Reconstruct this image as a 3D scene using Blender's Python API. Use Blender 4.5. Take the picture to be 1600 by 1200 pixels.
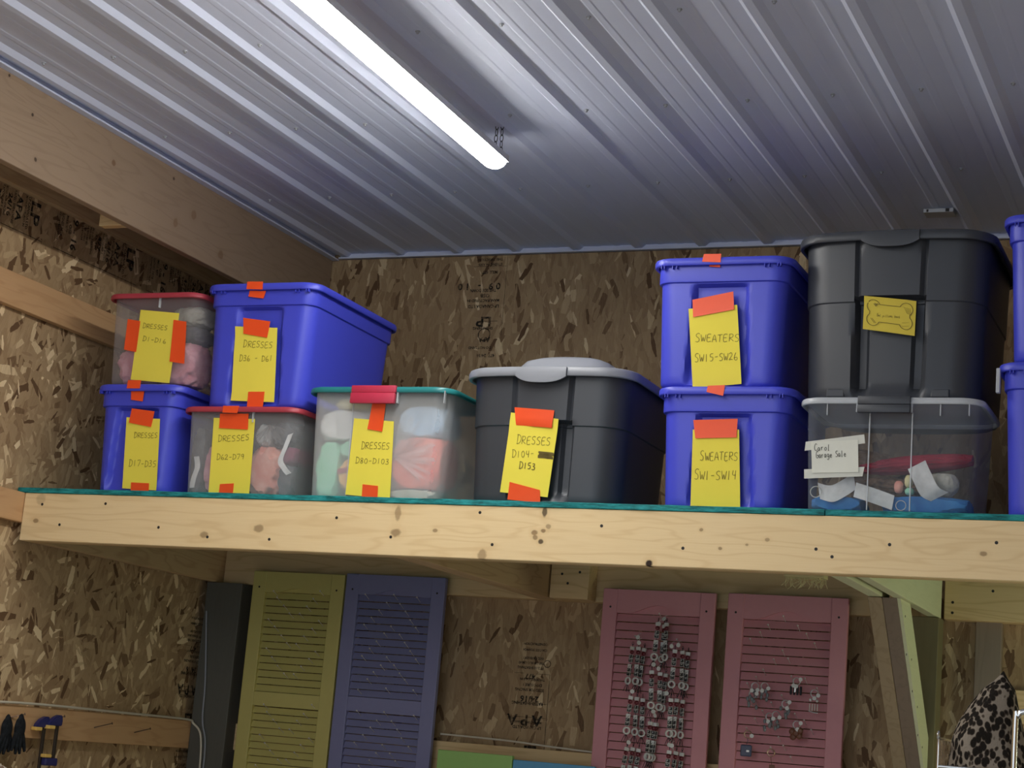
import bpy, bmesh, math, random
from mathutils import Vector, Matrix, noise

for o in list(bpy.data.objects):
    bpy.data.objects.remove(o)
scene = bpy.context.scene
COL = scene.collection

# ---------------------------------------------------------------- camera, world, lights, exposure
cam_data = bpy.data.cameras.new('camera')
cam = bpy.data.objects.new('camera', cam_data)
COL.objects.link(cam)
cam_data.sensor_fit = 'HORIZONTAL'
cam_data.sensor_width = 36.0
cam_data.lens = 2840.25 / 1600.0 * 36.0
cam_data.clip_start = 0.05
cam_data.clip_end = 60
RX = (0.920046, -0.083916, 0.382719)     # world X, vertical and depth axes as this camera sees them
RD = (-0.000024, 0.976783, 0.214231)
RF = (-0.391811, -0.197112, 0.898683)
# columns: world X(right), Y(depth), Z(up) in camera space (x right, y up, z back)
wx = Vector((RX[0], -RD[0], -RF[0])); wy = Vector((RX[2], -RD[2], -RF[2])); wz = Vector((-RX[1], RD[1], RF[1]))
M3 = Matrix(((wx[0], wx[1], wx[2]), (wy[0], wy[1], wy[2]), (wz[0], wz[1], wz[2])))
cam.matrix_world = Matrix.Translation((0, 0, 1.6)) @ M3.to_4x4()
scene.camera = cam

world = bpy.data.worlds.new('world')
scene.world = world
world.use_nodes = True
world.node_tree.nodes['Background'].inputs[0].default_value = (0.76, 0.86, 1.0, 1)
world.node_tree.nodes['Background'].inputs[1].default_value = WORLD_STRENGTH = 0.68
vs = scene.view_settings
scene.display_settings.display_device = 'sRGB'
vs.view_transform = 'Standard'
vs.look = 'None'
vs.exposure = 1.1
vs.gamma = 1.0
vs.use_curve_mapping = False
STRIP_GLOW = 26.0
LAMP_GLOW = 28.0

# ---------------------------------------------------------------- helpers
def tag(o, label=None, cat=None, group=None, kind=None):
    if label: o['label'] = label
    if cat: o['category'] = cat
    if group: o['group'] = group
    if kind: o['kind'] = kind
    return o

def empty(name, loc, rz=0.0, label=None, cat=None, group=None):
    o = bpy.data.objects.new(name, None)
    o.empty_display_size = 0.05
    COL.objects.link(o)
    o.location = loc
    o.rotation_euler = (0, 0, rz)
    return tag(o, label, cat, group)

def obj(name, bm, mats, parent=None, loc=(0, 0, 0), smooth=None, kind=None):
    """bm holds coordinates relative to loc; loc is in world coordinates when the parent is unrotated"""
    me = bpy.data.meshes.new(name)
    bmesh.ops.recalc_face_normals(bm, faces=bm.faces)
    bm.to_mesh(me)
    bm.free()
    if not isinstance(mats, (list, tuple)): mats = [mats]
    for m in mats: me.materials.append(m)
    if smooth is not None:
        for p in me.polygons: p.use_smooth = True
        me.set_sharp_from_angle(angle=math.radians(smooth))
    o = bpy.data.objects.new(name, me)
    COL.objects.link(o)
    if parent is not None:
        o.parent = parent
        base = Vector((0, 0, 0))
        p = parent
        while p is not None:
            base += Vector(p.location)
            p = p.parent
        o.location = Vector(loc) - base
    else:
        o.location = loc
    if kind: o['kind'] = kind
    return o

def tree_copy(o, parent=None):
    c = o.copy()
    COL.objects.link(c)
    if parent is not None: c.parent = parent
    for ch in list(o.children): tree_copy(ch, c)
    return c

def add_box(bm, x0, x1, y0, y1, z0, z1, bevel=0.0, mi=0):
    vs_ = [bm.verts.new(p) for p in ((x0,y0,z0),(x1,y0,z0),(x1,y1,z0),(x0,y1,z0),(x0,y0,z1),(x1,y0,z1),(x1,y1,z1),(x0,y1,z1))]
    fs = [bm.faces.new([vs_[i] for i in f]) for f in ((0,3,2,1),(4,5,6,7),(0,1,5,4),(1,2,6,5),(2,3,7,6),(3,0,4,7))]
    for f in fs: f.material_index = mi
    if bevel:
        es = set()
        for f in fs:
            for e in f.edges: es.add(e)
        bmesh.ops.bevel(bm, geom=list(es), offset=bevel, segments=2, affect='EDGES', profile=0.5)
    return vs_

def add_tube(bm, pts, r, seg=8, mi=0, closed=False, cap=True):
    pts = [Vector(p) for p in pts]
    rs = r if isinstance(r, (list, tuple)) else [r] * len(pts)
    rings = []
    n = len(pts)
    up = None
    for i, p in enumerate(pts):
        if closed: t = pts[(i + 1) % n] - pts[i - 1]
        else: t = pts[min(i + 1, n - 1)] - pts[max(i - 1, 0)]
        t.normalize()
        if up is None:
            up = Vector((0, 0, 1)) if abs(t.z) < 0.9 else Vector((1, 0, 0))
        a = t.cross(up)
        if a.length < 1e-6: a = t.orthogonal()
        a.normalize()
        b = a.cross(t); b.normalize()
        up = b
        rings.append([bm.verts.new(p + (a * math.cos(2 * math.pi * k / seg) + b * math.sin(2 * math.pi * k / seg)) * rs[i]) for k in range(seg)])
    m = n if closed else n - 1
    for i in range(m):
        A, B = rings[i], rings[(i + 1) % n]
        for k in range(seg):
            f = bm.faces.new((A[k], A[(k + 1) % seg], B[(k + 1) % seg], B[k])); f.material_index = mi
    if cap and not closed:
        f = bm.faces.new(rings[0]); f.material_index = mi
        f = bm.faces.new(rings[-1]); f.material_index = mi

def add_torus(bm, c, R, r, axis='y', n=20, seg=6, mi=0, sx=1.0):
    pts = []
    for i in range(n):
        a = 2 * math.pi * i / n
        u, v = R * math.cos(a) * sx, R * math.sin(a)
        p = {'y': (u, 0, v), 'z': (u, v, 0), 'x': (0, u, v)}[axis]
        pts.append(Vector(c) + Vector(p))
    add_tube(bm, pts, r, seg, mi, closed=True)

def add_disc(bm, c, r, h, axis='y', n=16, mi=0):
    """short cylinder centred at c"""
    R = []
    for s in (-.5, .5):
        ring = []
        for k in range(n):
            a = 2 * math.pi * k / n
            u, v, w = r * math.cos(a), r * math.sin(a), s * h
            p = {'y': (u, w, v), 'z': (u, v, w), 'x': (w, u, v)}[axis]
            ring.append(bm.verts.new(Vector(c) + Vector(p)))
        R.append(ring)
    for k in range(n):
        f = bm.faces.new((R[0][k], R[0][(k + 1) % n], R[1][(k + 1) % n], R[1][k])); f.material_index = mi
    for ring in R:
        f = bm.faces.new(ring); f.material_index = mi

def smooth_path(pts, sub=6):
    pts = [Vector(p) for p in pts]
    out = []
    for i in range(len(pts) - 1):
        p0, p1, p2, p3 = pts[max(i - 1, 0)], pts[i], pts[i + 1], pts[min(i + 2, len(pts) - 1)]
        for k in range(sub):
            t = k / sub
            out.append(0.5 * ((2 * p1) + (-p0 + p2) * t + (2 * p0 - 5 * p1 + 4 * p2 - p3) * t * t + (-p0 + 3 * p1 - 3 * p2 + p3) * t ** 3))
    out.append(pts[-1])
    return out

def srgb(r, g, b):
    f = lambda c: (c / 12.92 if c <= 0.04045 else ((c + 0.055) / 1.055) ** 2.4)
    return (f(r / 255), f(g / 255), f(b / 255), 1.0)

# ---------------------------------------------------------------- materials
class NT:
    def __init__(self, name):
        self.m = bpy.data.materials.new(name)
        self.m.use_nodes = True
        self.t = self.m.node_tree
        self.b = self.t.nodes['Principled BSDF']
        self.out = self.t.nodes['Material Output']
    def n(self, typ, **kw):
        nd = self.t.nodes.new(typ)
        for k, v in kw.items(): setattr(nd, k, v)
        return nd
    def l(self, a, b): self.t.links.new(a, b)
    def math(self, op, a, b=None, clamp=False):
        nd = self.n('ShaderNodeMath', operation=op); nd.use_clamp = clamp
        for i, v in enumerate((a, b)):
            if v is None: continue
            if isinstance(v, (int, float)): nd.inputs[i].default_value = v
            else: self.l(v, nd.inputs[i])
        return nd.outputs[0]
    def mix(self, fac, a, b, blend='MIX'):
        nd = self.n('ShaderNodeMix', data_type='RGBA', blend_type=blend)
        for i, v in ((0, fac), (6, a), (7, b)):
            if isinstance(v, (int, float)): nd.inputs[i].default_value = v
            elif isinstance(v, tuple): nd.inputs[i].default_value = v
            else: self.l(v, nd.inputs[i])
        return nd.outputs[2]
    def ramp(self, fac, stops, interp='LINEAR'):
        nd = self.n('ShaderNodeValToRGB')
        nd.color_ramp.interpolation = interp
        el = nd.color_ramp.elements
        while len(el) < len(stops): el.new(0.5)
        for e, (p, c) in zip(el, stops):
            e.position = p; e.color = c if len(c) == 4 else (*c, 1)
        self.l(fac, nd.inputs[0])
        return nd.outputs[0]
    def mapping(self, vec, loc=(0,0,0), rot=(0,0,0), scale=(1,1,1)):
        nd = self.n('ShaderNodeMapping')
        nd.inputs[1].default_value = loc; nd.inputs[2].default_value = rot; nd.inputs[3].default_value = scale
        self.l(vec, nd.inputs[0])
        return nd.outputs[0]
    def noise(self, vec, scale, detail=3, rough=0.5, dist=0.0):
        nd = self.n('ShaderNodeTexNoise')
        nd.inputs['Scale'].default_value = scale; nd.inputs['Detail'].default_value = detail
        nd.inputs['Roughness'].default_value = rough; nd.inputs['Distortion'].default_value = dist
        self.l(vec, nd.inputs['Vector'])
        return nd
    def coord(self, which='Object'):
        return self.n('ShaderNodeTexCoord').outputs[which]
    def bump(self, h, strength=0.3, dist=0.002):
        nd = self.n('ShaderNodeBump')
        nd.inputs['Strength'].default_value = strength; nd.inputs['Distance'].default_value = dist
        self.l(h, nd.inputs['Height'])
        self.l(nd.outputs[0], self.b.inputs['Normal'])
    def set(self, rough=0.5, spec=0.5, metal=0.0):
        self.b.inputs['Roughness'].default_value = rough
        self.b.inputs['Specular IOR Level'].default_value = spec
        self.b.inputs['Metallic'].default_value = metal

def plain(name, col, rough=0.5, metal=0.0, spec=0.5, vary=0.06, scale=40):
    t = NT(name); t.set(rough, spec, metal)
    nz = t.noise(t.coord(), scale, 3)
    c0 = tuple(min(1, c * (1 - vary)) for c in col[:3]) + (1,); c1 = tuple(min(1, c * (1 + vary)) for c in col[:3]) + (1,)
    t.l(t.mix(nz.outputs[0], c0, c1), t.b.inputs['Base Color'])
    return t.m

def osb(name, plane, lean, spread, tint=1.0, contrast=1.0, size=1.0):
    """strand board: many overlapping layers of rectangular strands; lean = main strand angle, spread = scatter (degrees)"""
    t = NT(name); t.set(0.75, 0.2)
    sep = t.n('ShaderNodeSeparateXYZ'); t.l(t.coord(), sep.inputs[0])
    cmb = t.n('ShaderNodeCombineXYZ')
    t.l(sep.outputs[{'xz': 0, 'yz': 1}[plane]], cmb.inputs[0])
    t.l(sep.outputs[2], cmb.inputs[1])
    uv = cmb.outputs[0]
    wob = t.noise(uv, 22.0, 3, 0.6)
    vm = t.n('ShaderNodeVectorMath', operation='MULTIPLY_ADD')
    t.l(wob.outputs['Color'], vm.inputs[0]); vm.inputs[1].default_value = (0.012, 0.012, 0); t.l(uv, vm.inputs[2])
    uvw = vm.outputs[0]
    k = tint
    stops = [(0.0, (0.10*k, 0.055*k, 0.026*k)), (0.22, (0.22*k, 0.14*k, 0.072*k)), (0.5, (0.30*k, 0.205*k, 0.110*k)), (0.78, (0.39*k, 0.28*k, 0.155*k)), (1.0, (0.58*k, 0.45*k, 0.27*k))]
    grain = t.noise(t.mapping(t.mapping(uvw, rot=(0, 0, -math.radians(lean))), scale=(22, 210, 1)), 1.0, 3, 0.6)
    cloud = t.noise(t.mapping(t.mapping(uvw, rot=(0, 0, -math.radians(lean))), scale=(7, 34, 1)), 1.0, 3, 0.6)
    g = t.math('MULTIPLY', t.math('SUBTRACT', grain.outputs[0], 0.5), 0.45)
    base = t.math('ADD', t.math('ADD', t.math('MULTIPLY', t.math('SUBTRACT', cloud.outputs[0], 0.5), 1.5 * contrast), 0.44), g, clamp=True)
    col = t.ramp(base, stops); hgt = cloud.outputs[0]
    for i, cell in enumerate((0.13, 0.115, 0.10, 0.09, 0.08, 0.065, 0.05)):
        cell = cell * size
        sc = t.mapping(uvw, loc=(3.7 * i + 1, 1.3 * i, 0), scale=(1 / cell, 1 / cell, 1))
        vo = t.n('ShaderNodeTexVoronoi', voronoi_dimensions='2D', feature='F1'); vo.inputs['Scale'].default_value = 1.0
        t.l(sc, vo.inputs['Vector'])
        sp = t.n('ShaderNodeSeparateColor'); t.l(vo.outputs['Color'], sp.inputs[0])
        off = t.n('ShaderNodeVectorMath', operation='SUBTRACT'); t.l(sc, off.inputs[0]); t.l(vo.outputs['Position'], off.inputs[1])
        rot = t.n('ShaderNodeVectorRotate', rotation_type='Z_AXIS')
        t.l(off.outputs[0], rot.inputs['Vector'])
        sgn = t.math('SUBTRACT', sp.outputs[0], 0.5)
        t.l(t.math('ADD', t.math('MULTIPLY', sgn, -2 * math.radians(spread)), -math.radians(lean)), rot.inputs['Angle'])
        so = t.n('ShaderNodeSeparateXYZ'); t.l(rot.outputs[0], so.inputs[0])
        ax = t.math('LESS_THAN', t.math('ABSOLUTE', so.outputs[0]), 0.52)
        wid = t.math('ADD', t.math('MULTIPLY', sp.outputs[1], 0.16), 0.045)
        taper = t.math('SUBTRACT', wid, t.math('MULTIPLY', t.math('ABSOLUTE', so.outputs[0]), 0.10))
        ay = t.math('LESS_THAN', t.math('ABSOLUTE', so.outputs[1]), taper)
        mk = t.math('MULTIPLY', ax, ay)
        # most strands sit close in tone, a few are pale or dark
        d = t.math('SUBTRACT', sp.outputs[2], 0.5)
        d3 = t.math('MULTIPLY', t.math('MULTIPLY', d, t.math('MULTIPLY', d, d)), 5.0)
        tone = t.math('ADD', t.math('MULTIPLY', t.math('ADD', t.math('MULTIPLY', d, 0.22), d3), contrast), 0.46)
        tone = t.math('ADD', tone, t.math('MULTIPLY', g, 0.7), clamp=True)
        col = t.mix(mk, col, t.ramp(tone, stops))
        hm = t.n('ShaderNodeMix', data_type='FLOAT'); t.l(mk, hm.inputs[0]); t.l(hgt, hm.inputs[2]); t.l(sp.outputs[2], hm.inputs[3]); hgt = hm.outputs[0]
    t.l(col, t.b.inputs['Base Color'])
    t.bump(hgt, 0.6, 0.0015)
    return t.m

def wood(name, light, dark, axis='x', knots=None, plane='xz', lines=1.0, blotch=0.25, rough=0.6):
    """sawn lumber, grain along axis; knots = [(u, v, ru, rv, darkness)] in object coordinates"""
    t = NT(name); t.set(rough, 0.3)
    co = t.coord()
    oi = t.n('ShaderNodeObjectInfo')
    off = t.n('ShaderNodeVectorMath', operation='ADD')
    sc_ = t.n('ShaderNodeMath', operation='MULTIPLY'); t.l(oi.outputs['Random'], sc_.inputs[0]); sc_.inputs[1].default_value = 7.0
    t.l(co, off.inputs[0]); t.l(sc_.outputs[0], off.inputs[1])
    v = off.outputs[0]
    s = {'x': (1.6, 13, 13), 'y': (13, 1.6, 13), 'z': (13, 13, 1.6)}[axis]
    f = {'x': (9, 240, 240), 'y': (240, 9, 240), 'z': (240, 240, 9)}[axis]
    rings = t.noise(t.mapping(v, scale=s), 1.0, 2, 0.45, 0.4)
    wv = t.math('SINE', t.math('MULTIPLY', rings.outputs[0], 42.0))
    ln = t.math('POWER', t.math('ADD', t.math('MULTIPLY', wv, 0.5), 0.5), 5.0)
    fine = t.noise(t.mapping(v, scale=f), 1.0, 2)
    bl = t.noise(t.mapping(v, scale=tuple(x * 0.35 for x in s)), 1.0, 2)
    col = t.mix(t.math('MULTIPLY', ln, 0.42 * lines), light, dark)
    col = t.mix(t.math('MULTIPLY', fine.outputs[0], 0.25), col, dark)
    col = t.mix(t.math('MULTIPLY', bl.outputs[0], blotch), col, tuple(a * 0.55 + b * 0.45 for a, b in zip(light, dark)))
    if knots:
        sep = t.n('ShaderNodeSeparateXYZ'); t.l(co, sep.inputs[0])
        ids = {'xz': (0, 2), 'yz': (1, 2)}[plane]
        wob = t.noise(co, 60, 2)
        wo = t.math('MULTIPLY', t.math('SUBTRACT', wob.outputs[0], 0.5), 0.7)
        for (ku, kv, ru, rv, d) in knots:
            a = t.math('MULTIPLY', t.math('SUBTRACT', sep.outputs[ids[0]], ku), 1 / ru)
            b = t.math('MULTIPLY', t.math('SUBTRACT', sep.outputs[ids[1]], kv), 1 / rv)
            r = t.math('ADD', t.math('SQRT', t.math('ADD', t.math('MULTIPLY', a, a), t.math('MULTIPLY', b, b))), wo)
            core = t.n('ShaderNodeMapRange'); core.inputs[1].default_value = 1.15; core.inputs[2].default_value = 0.75
            core.inputs[3].default_value = 0.0; core.inputs[4].default_value = d
            t.l(r, core.inputs[0])
            halo = t.n('ShaderNodeMapRange'); halo.inputs[1].default_value = 2.6; halo.inputs[2].default_value = 1.0
            halo.inputs[3].default_value = 0.0; halo.inputs[4].default_value = 0.35 * d
            t.l(r, halo.inputs[0])
            col = t.mix(halo.outputs[0], col, dark)
            kc = (0.16, 0.075, 0.025, 1) if d < 0.8 else (0.03, 0.014, 0.006, 1)
            col = t.mix(core.outputs[0], col, kc)
    t.l(col, t.b.inputs['Base Color'])
    t.bump(fine.outputs[0], 0.15, 0.0008)
    return t.m

def clear_plastic(name, col, opacity, rough=0.25):
    t = NT(name); t.set(rough, 0.5)
    nz = t.noise(t.coord(), 9, 3)
    t.l(t.mix(nz.outputs[0], tuple(c * 0.85 for c in col[:3]) + (1,), col), t.b.inputs['Base Color'])
    tr = t.n('ShaderNodeBsdfTransparent')
    mx = t.n('ShaderNodeMixShader')
    fr = t.n('ShaderNodeLayerWeight'); fr.inputs[0].default_value = 0.25
    fac = t.math('ADD', t.math('MULTIPLY', fr.outputs['Facing'], 0.5), opacity, clamp=True)
    t.l(fac, mx.inputs[0]); t.l(tr.outputs[0], mx.inputs[1]); t.l(t.b.outputs[0], mx.inputs[2])
    t.l(mx.outputs[0], t.out.inputs['Surface'])
    return t.m

def fabric(name, c0, c1, scale=14):
    t = NT(name); t.set(0.9, 0.15)
    nz = t.noise(t.coord(), scale, 4, 0.6)
    t.l(t.ramp(nz.outputs[0], [(0.35, c0), (0.65, c1)]), t.b.inputs['Base Color'])
    fn = t.noise(t.coord(), 500, 2)
    t.bump(fn.outputs[0], 0.3, 0.001)
    return t.m

MAT = {}
PINE_L, PINE_D = (0.72, 0.52, 0.27, 1), (0.44, 0.26, 0.10, 1)
MAT['osb_back'] = osb('strand_board_upright', 'xz', 88, 32, tint=1.2, contrast=0.72, size=1.35)
MAT['osb_left'] = osb('strand_board_mixed', 'yz', 75, 75, tint=1.4, contrast=0.9, size=1.3)
MAT['pine'] = wood('pine_lumber', PINE_L, PINE_D, 'x')
MAT['pine_y'] = wood('pine_lumber_lengthwise', (0.60, 0.41, 0.22, 1), (0.36, 0.21, 0.09, 1), 'y')
MAT['pine_z'] = wood('pine_lumber_upright', (0.38, 0.29, 0.18, 1), (0.25, 0.18, 0.10, 1), 'z')
MAT['header'] = wood('header_lumber', (0.35, 0.25, 0.165, 1), (0.23, 0.155, 0.095, 1), 'y', knots=[(1.55, .20, .012, .012, .7), (0.62, .10, .01, .012, .7), (1.1, .06, .008, .008, .8), (2.35, .07, .02, .018, .5), (2.12, .17, .018, .018, .45), (1.95, .27, .007, .007, .8), (1.05, .21, .007, .007, .9), (0.9, .3, .006, .006, .9), (2.0, .1, .015, .02, .45)], plane='yz', lines=0.8)
MAT['girt'] = wood('girt_lumber', (0.62, 0.38, 0.19, 1), (0.42, 0.22, 0.09, 1), 'y', lines=0.8)
MAT['green_lit_wood'] = wood('green_lit_board', (0.66, 0.67, 0.44, 1), (0.46, 0.48, 0.28, 1), 'y', lines=0.3, blotch=0.3)  # pale green in the colour stands in for greenish light on these boards
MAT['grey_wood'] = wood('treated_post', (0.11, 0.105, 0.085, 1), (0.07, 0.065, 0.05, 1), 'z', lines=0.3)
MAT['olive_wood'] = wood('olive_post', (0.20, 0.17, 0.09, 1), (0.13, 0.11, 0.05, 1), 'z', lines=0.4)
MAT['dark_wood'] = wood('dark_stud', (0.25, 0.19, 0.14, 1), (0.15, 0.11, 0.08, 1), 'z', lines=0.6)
MAT['nail'] = plain('nail_hole', (0.012, 0.008, 0.006), 0.6)
MAT['steel_nail'] = plain('steel_nail', (0.20, 0.13, 0.09), 0.45, 0.8)
MAT['ink'] = plain('black_ink', (0.02, 0.018, 0.016), 0.6)

t = NT('stamp_ink'); t.set(0.8, 0.1)
t.b.inputs['Base Color'].default_value = (0.03, 0.026, 0.022, 1)
nz = t.noise(t.coord(), 45, 3, 0.6)
tr = t.n('ShaderNodeBsdfTransparent'); mx = t.n('ShaderNodeMixShader')
t.l(t.ramp(nz.outputs[0], [(0.30, (0.35, 0.35, 0.35)), (0.55, (0.92, 0.92, 0.92))]), mx.inputs[0])
t.l(tr.outputs[0], mx.inputs[1]); t.l(t.b.outputs[0], mx.inputs[2]); t.l(mx.outputs[0], t.out.inputs['Surface'])
MAT['stamp'] = t.m

t = NT('painted_ceiling_steel'); t.set(0.50, 0.4)
nz = t.noise(t.coord(), 2.2, 3)
t.l(t.mix(nz.outputs[0], (0.62, 0.66, 0.80, 1), (0.68, 0.72, 0.86, 1)), t.b.inputs['Base Color'])
MAT['ceiling'] = t.m

t = NT('teal_painted_board_edge'); t.set(0.7, 0.3)
nz = t.noise(t.mapping(t.coord(), scale=(14, 40, 90)), 1.0, 4, 0.7)
t.l(t.ramp(nz.outputs[0], [(0.30, (0.004, 0.05, 0.05)), (0.45, (0.008, 0.17, 0.17)), (0.6, (0.02, 0.30, 0.30)), (0.8, (0.10, 0.42, 0.40))]), t.b.inputs['Base Color'])
t.bump(nz.outputs[0], 0.8, 0.003)
MAT['teal'] = t.m

t = NT('led_diffuser')
em = t.n('ShaderNodeEmission'); em.inputs[0].default_value = (1.0, 0.985, 0.95, 1); em.inputs[1].default_value = STRIP_GLOW
t.l(em.outputs[0], t.out.inputs['Surface'])
MAT['led'] = t.m

t = NT('concrete_floor'); t.set(0.7, 0.3)
nz = t.noise(t.coord(), 3, 5, 0.6)
t.l(t.ramp(nz.outputs[0], [(0.3, (0.36, 0.36, 0.36)), (0.7, (0.46, 0.46, 0.46))]), t.b.inputs['Base Color'])
MAT['concrete'] = t.m

MAT['blue'] = plain('blue_tote_plastic', (0.058, 0.072, 0.60), 0.38, vary=0.05, scale=6)
MAT['black'] = plain('charcoal_plastic', (0.043, 0.047, 0.055), 0.42, vary=0.06, scale=6)
MAT['grey_lid'] = plain('grey_lid_plastic', (0.25, 0.26, 0.285), 0.38, vary=0.04, scale=6)
MAT['red_lid'] = plain('red_lid_plastic', (0.42, 0.045, 0.065), 0.42)
MAT['green_lid'] = plain('green_lid_plastic', (0.02, 0.20, 0.20), 0.35)
MAT['red_latch'] = plain('red_latch_plastic', (0.50, 0.03, 0.07), 0.4)
MAT['clear_a'] = clear_plastic('frosted_tub_plastic', (0.50, 0.47, 0.47, 1), 0.20)
MAT['clear_b'] = clear_plastic('milky_tub_plastic', (0.66, 0.66, 0.66, 1), 0.25)
MAT['clear_d'] = clear_plastic('cloudy_tub_plastic', (0.92, 0.93, 0.92, 1), 0.29)
MAT['clear_c'] = clear_plastic('clear_tub_plastic', (0.38, 0.42, 0.48, 1), 0.12)
MAT['clear_edge'] = clear_plastic('clear_tub_edge', (0.75, 0.78, 0.80, 1), 0.55)
MAT['paper'] = plain('yellow_paper', (0.86, 0.72, 0.085), 0.75, vary=0.03, scale=12, spec=0.2)
MAT['paper_gold'] = plain('gold_paper', (0.66, 0.52, 0.07), 0.7, vary=0.04, scale=12, spec=0.2)
MAT['white_paper'] = plain('white_card', (0.76, 0.76, 0.66), 0.75, vary=0.03, spec=0.2)
MAT['masking'] = plain('masking_tape', (0.66, 0.66, 0.58), 0.6, vary=0.03)
MAT['tape'] = plain('orange_duct_tape', (0.92, 0.085, 0.012), 0.42, vary=0.05, scale=25)
MAT['pencil'] = plain('pen_strokes', (0.13, 0.09, 0.01), 0.7)
MAT['marker'] = plain('marker_strokes', (0.02, 0.018, 0.005), 0.6)
MAT['pink_f'] = fabric('pink_fabric', (0.60, 0.22, 0.27), (0.80, 0.42, 0.47))
MAT['salmon_f'] = fabric('salmon_fabric', (0.75, 0.26, 0.20), (0.85, 0.45, 0.36))
MAT['coral_f'] = fabric('coral_fabric', (0.70, 0.13, 0.10), (0.80, 0.24, 0.19))
MAT['cream_f'] = fabric('cream_fabric', (0.38, 0.36, 0.28), (0.62, 0.60, 0.50))
MAT['white_f'] = fabric('white_fabric', (0.60, 0.60, 0.58), (0.85, 0.85, 0.83))
MAT['grey_f'] = fabric('charcoal_fabric', (0.05, 0.05, 0.055), (0.16, 0.16, 0.17))
MAT['maroon_f'] = fabric('maroon_fabric', (0.18, 0.03, 0.07), (0.30, 0.06, 0.12))
MAT['mint_f'] = fabric('mint_fabric', (0.25, 0.62, 0.40), (0.40, 0.75, 0.55))
MAT['orange_f'] = fabric('orange_fabric', (0.85, 0.42, 0.12), (0.95, 0.60, 0.20))
MAT['yellow_f'] = fabric('yellow_fabric', (0.70, 0.60, 0.25), (0.85, 0.78, 0.45))
MAT['red_f'] = fabric('red_fabric', (0.30, 0.01, 0.035), (0.42, 0.03, 0.06))
MAT['blue_f'] = fabric('blue_fabric', (0.03, 0.16, 0.45), (0.06, 0.26, 0.58))
MAT['sky_f'] = fabric('pale_blue_fabric', (0.30, 0.45, 0.62), (0.48, 0.62, 0.76))
MAT['brown_f'] = fabric('brown_fabric', (0.16, 0.10, 0.06), (0.30, 0.20, 0.13), 40)
MAT['bag'] = clear_plastic('thin_bag_film', (0.85, 0.87, 0.88, 1), 0.30, 0.15)
MAT['bag_dark'] = clear_plastic('dull_bag_film', (0.55, 0.53, 0.52, 1), 0.2, 0.2)
MAT['yellow_sh'] = plain('yellow_shutter_paint', (0.50, 0.43, 0.13), 0.55, vary=0.04)
MAT['purple_sh'] = plain('lavender_shutter_paint', (0.19, 0.19, 0.33), 0.5, vary=0.04)
MAT['pink_sh'] = plain('rose_shutter_paint', (0.56, 0.24, 0.26), 0.55, vary=0.04)
MAT['green_sh'] = plain('lime_painted_wood', (0.28, 0.48, 0.13), 0.6, vary=0.04)
MAT['sky_sh'] = plain('blue_painted_wood', (0.10, 0.32, 0.52), 0.6, vary=0.04)
MAT['peg'] = plain('peg_plastic', (0.55, 0.50, 0.45), 0.35)
MAT['chrome'] = plain('chrome_wire', (0.75, 0.75, 0.72), 0.22, 1.0)
MAT['bead_white'] = plain('white_bead', (0.62, 0.61, 0.56), 0.4)
MAT['bead_red'] = plain('dark_red_bead', (0.13, 0.012, 0.018), 0.4)
MAT['cord'] = plain('black_cord', (0.012, 0.012, 0.016), 0.7)
MAT['silver'] = plain('silver_metal', (0.70, 0.70, 0.68), 0.3, 0.5)
MAT['brass'] = plain('brassy_ring', (0.75, 0.60, 0.42), 0.3, 1.0)
MAT['glass_charm'] = plain('smoked_glass_charm', (0.16, 0.17, 0.17), 0.15)
MAT['brown_charm'] = plain('brown_charm', (0.16, 0.06, 0.03), 0.5)
MAT['navy_charm'] = plain('navy_charm', (0.06, 0.07, 0.12), 0.4)
MAT['cardboard'] = plain('cardboard', (0.30, 0.20, 0.13), 0.85, vary=0.08)
MAT['card_torn'] = plain('torn_card_fibres', (0.70, 0.62, 0.50), 0.9)
MAT['clamp_blue'] = plain('clamp_blue_plastic', (0.025, 0.025, 0.12), 0.45)
MAT['clamp_pad'] = plain('clamp_yellow_pad', (0.80, 0.52, 0.13), 0.5)
MAT['dark_steel'] = plain('dark_steel_bar', (0.06, 0.045, 0.035), 0.45, 0.5)
MAT['glove'] = fabric('black_glove_knit', (0.008, 0.009, 0.010), (0.02, 0.022, 0.025), 60)
MAT['cable'] = plain('cream_cable', (0.60, 0.54, 0.42), 0.5)
MAT['chain'] = plain('blackened_chain', (0.07, 0.07, 0.075), 0.45, 0.7)
MAT['fixture'] = plain('white_fixture_body', (0.55, 0.56, 0.58), 0.4)
MAT['box_metal'] = plain('galvanised_plate', (0.42, 0.43, 0.45), 0.45, 0.3)
MAT['straw'] = plain('torn_fibre', (0.50, 0.45, 0.22), 0.9)

t = NT('leopard_plush'); t.set(0.95, 0.1)
wb = t.noise(t.coord(), 9, 2)
vm = t.n('ShaderNodeVectorMath', operation='MULTIPLY_ADD'); t.l(wb.outputs['Color'], vm.inputs[0]); vm.inputs[1].default_value = (0.03,) * 3; t.l(t.coord(), vm.inputs[2])
vo = t.n('ShaderNodeTexVoronoi', feature='F1'); vo.inputs['Scale'].default_value = 1.0
t.l(t.mapping(vm.outputs[0], rot=(0, -0.75, 0), scale=(70, 70, 46)), vo.inputs['Vector'])
t.l(t.ramp(vo.outputs['Distance'], [(0.46, (0.016, 0.013, 0.010)), (0.56, (0.08, 0.06, 0.045)), (0.62, (0.26, 0.22, 0.17))]), t.b.inputs['Base Color'])
fz = t.noise(t.coord(), 260, 3); t.bump(fz.outputs[0], 0.8, 0.004)
MAT['leopard'] = t.m

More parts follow.
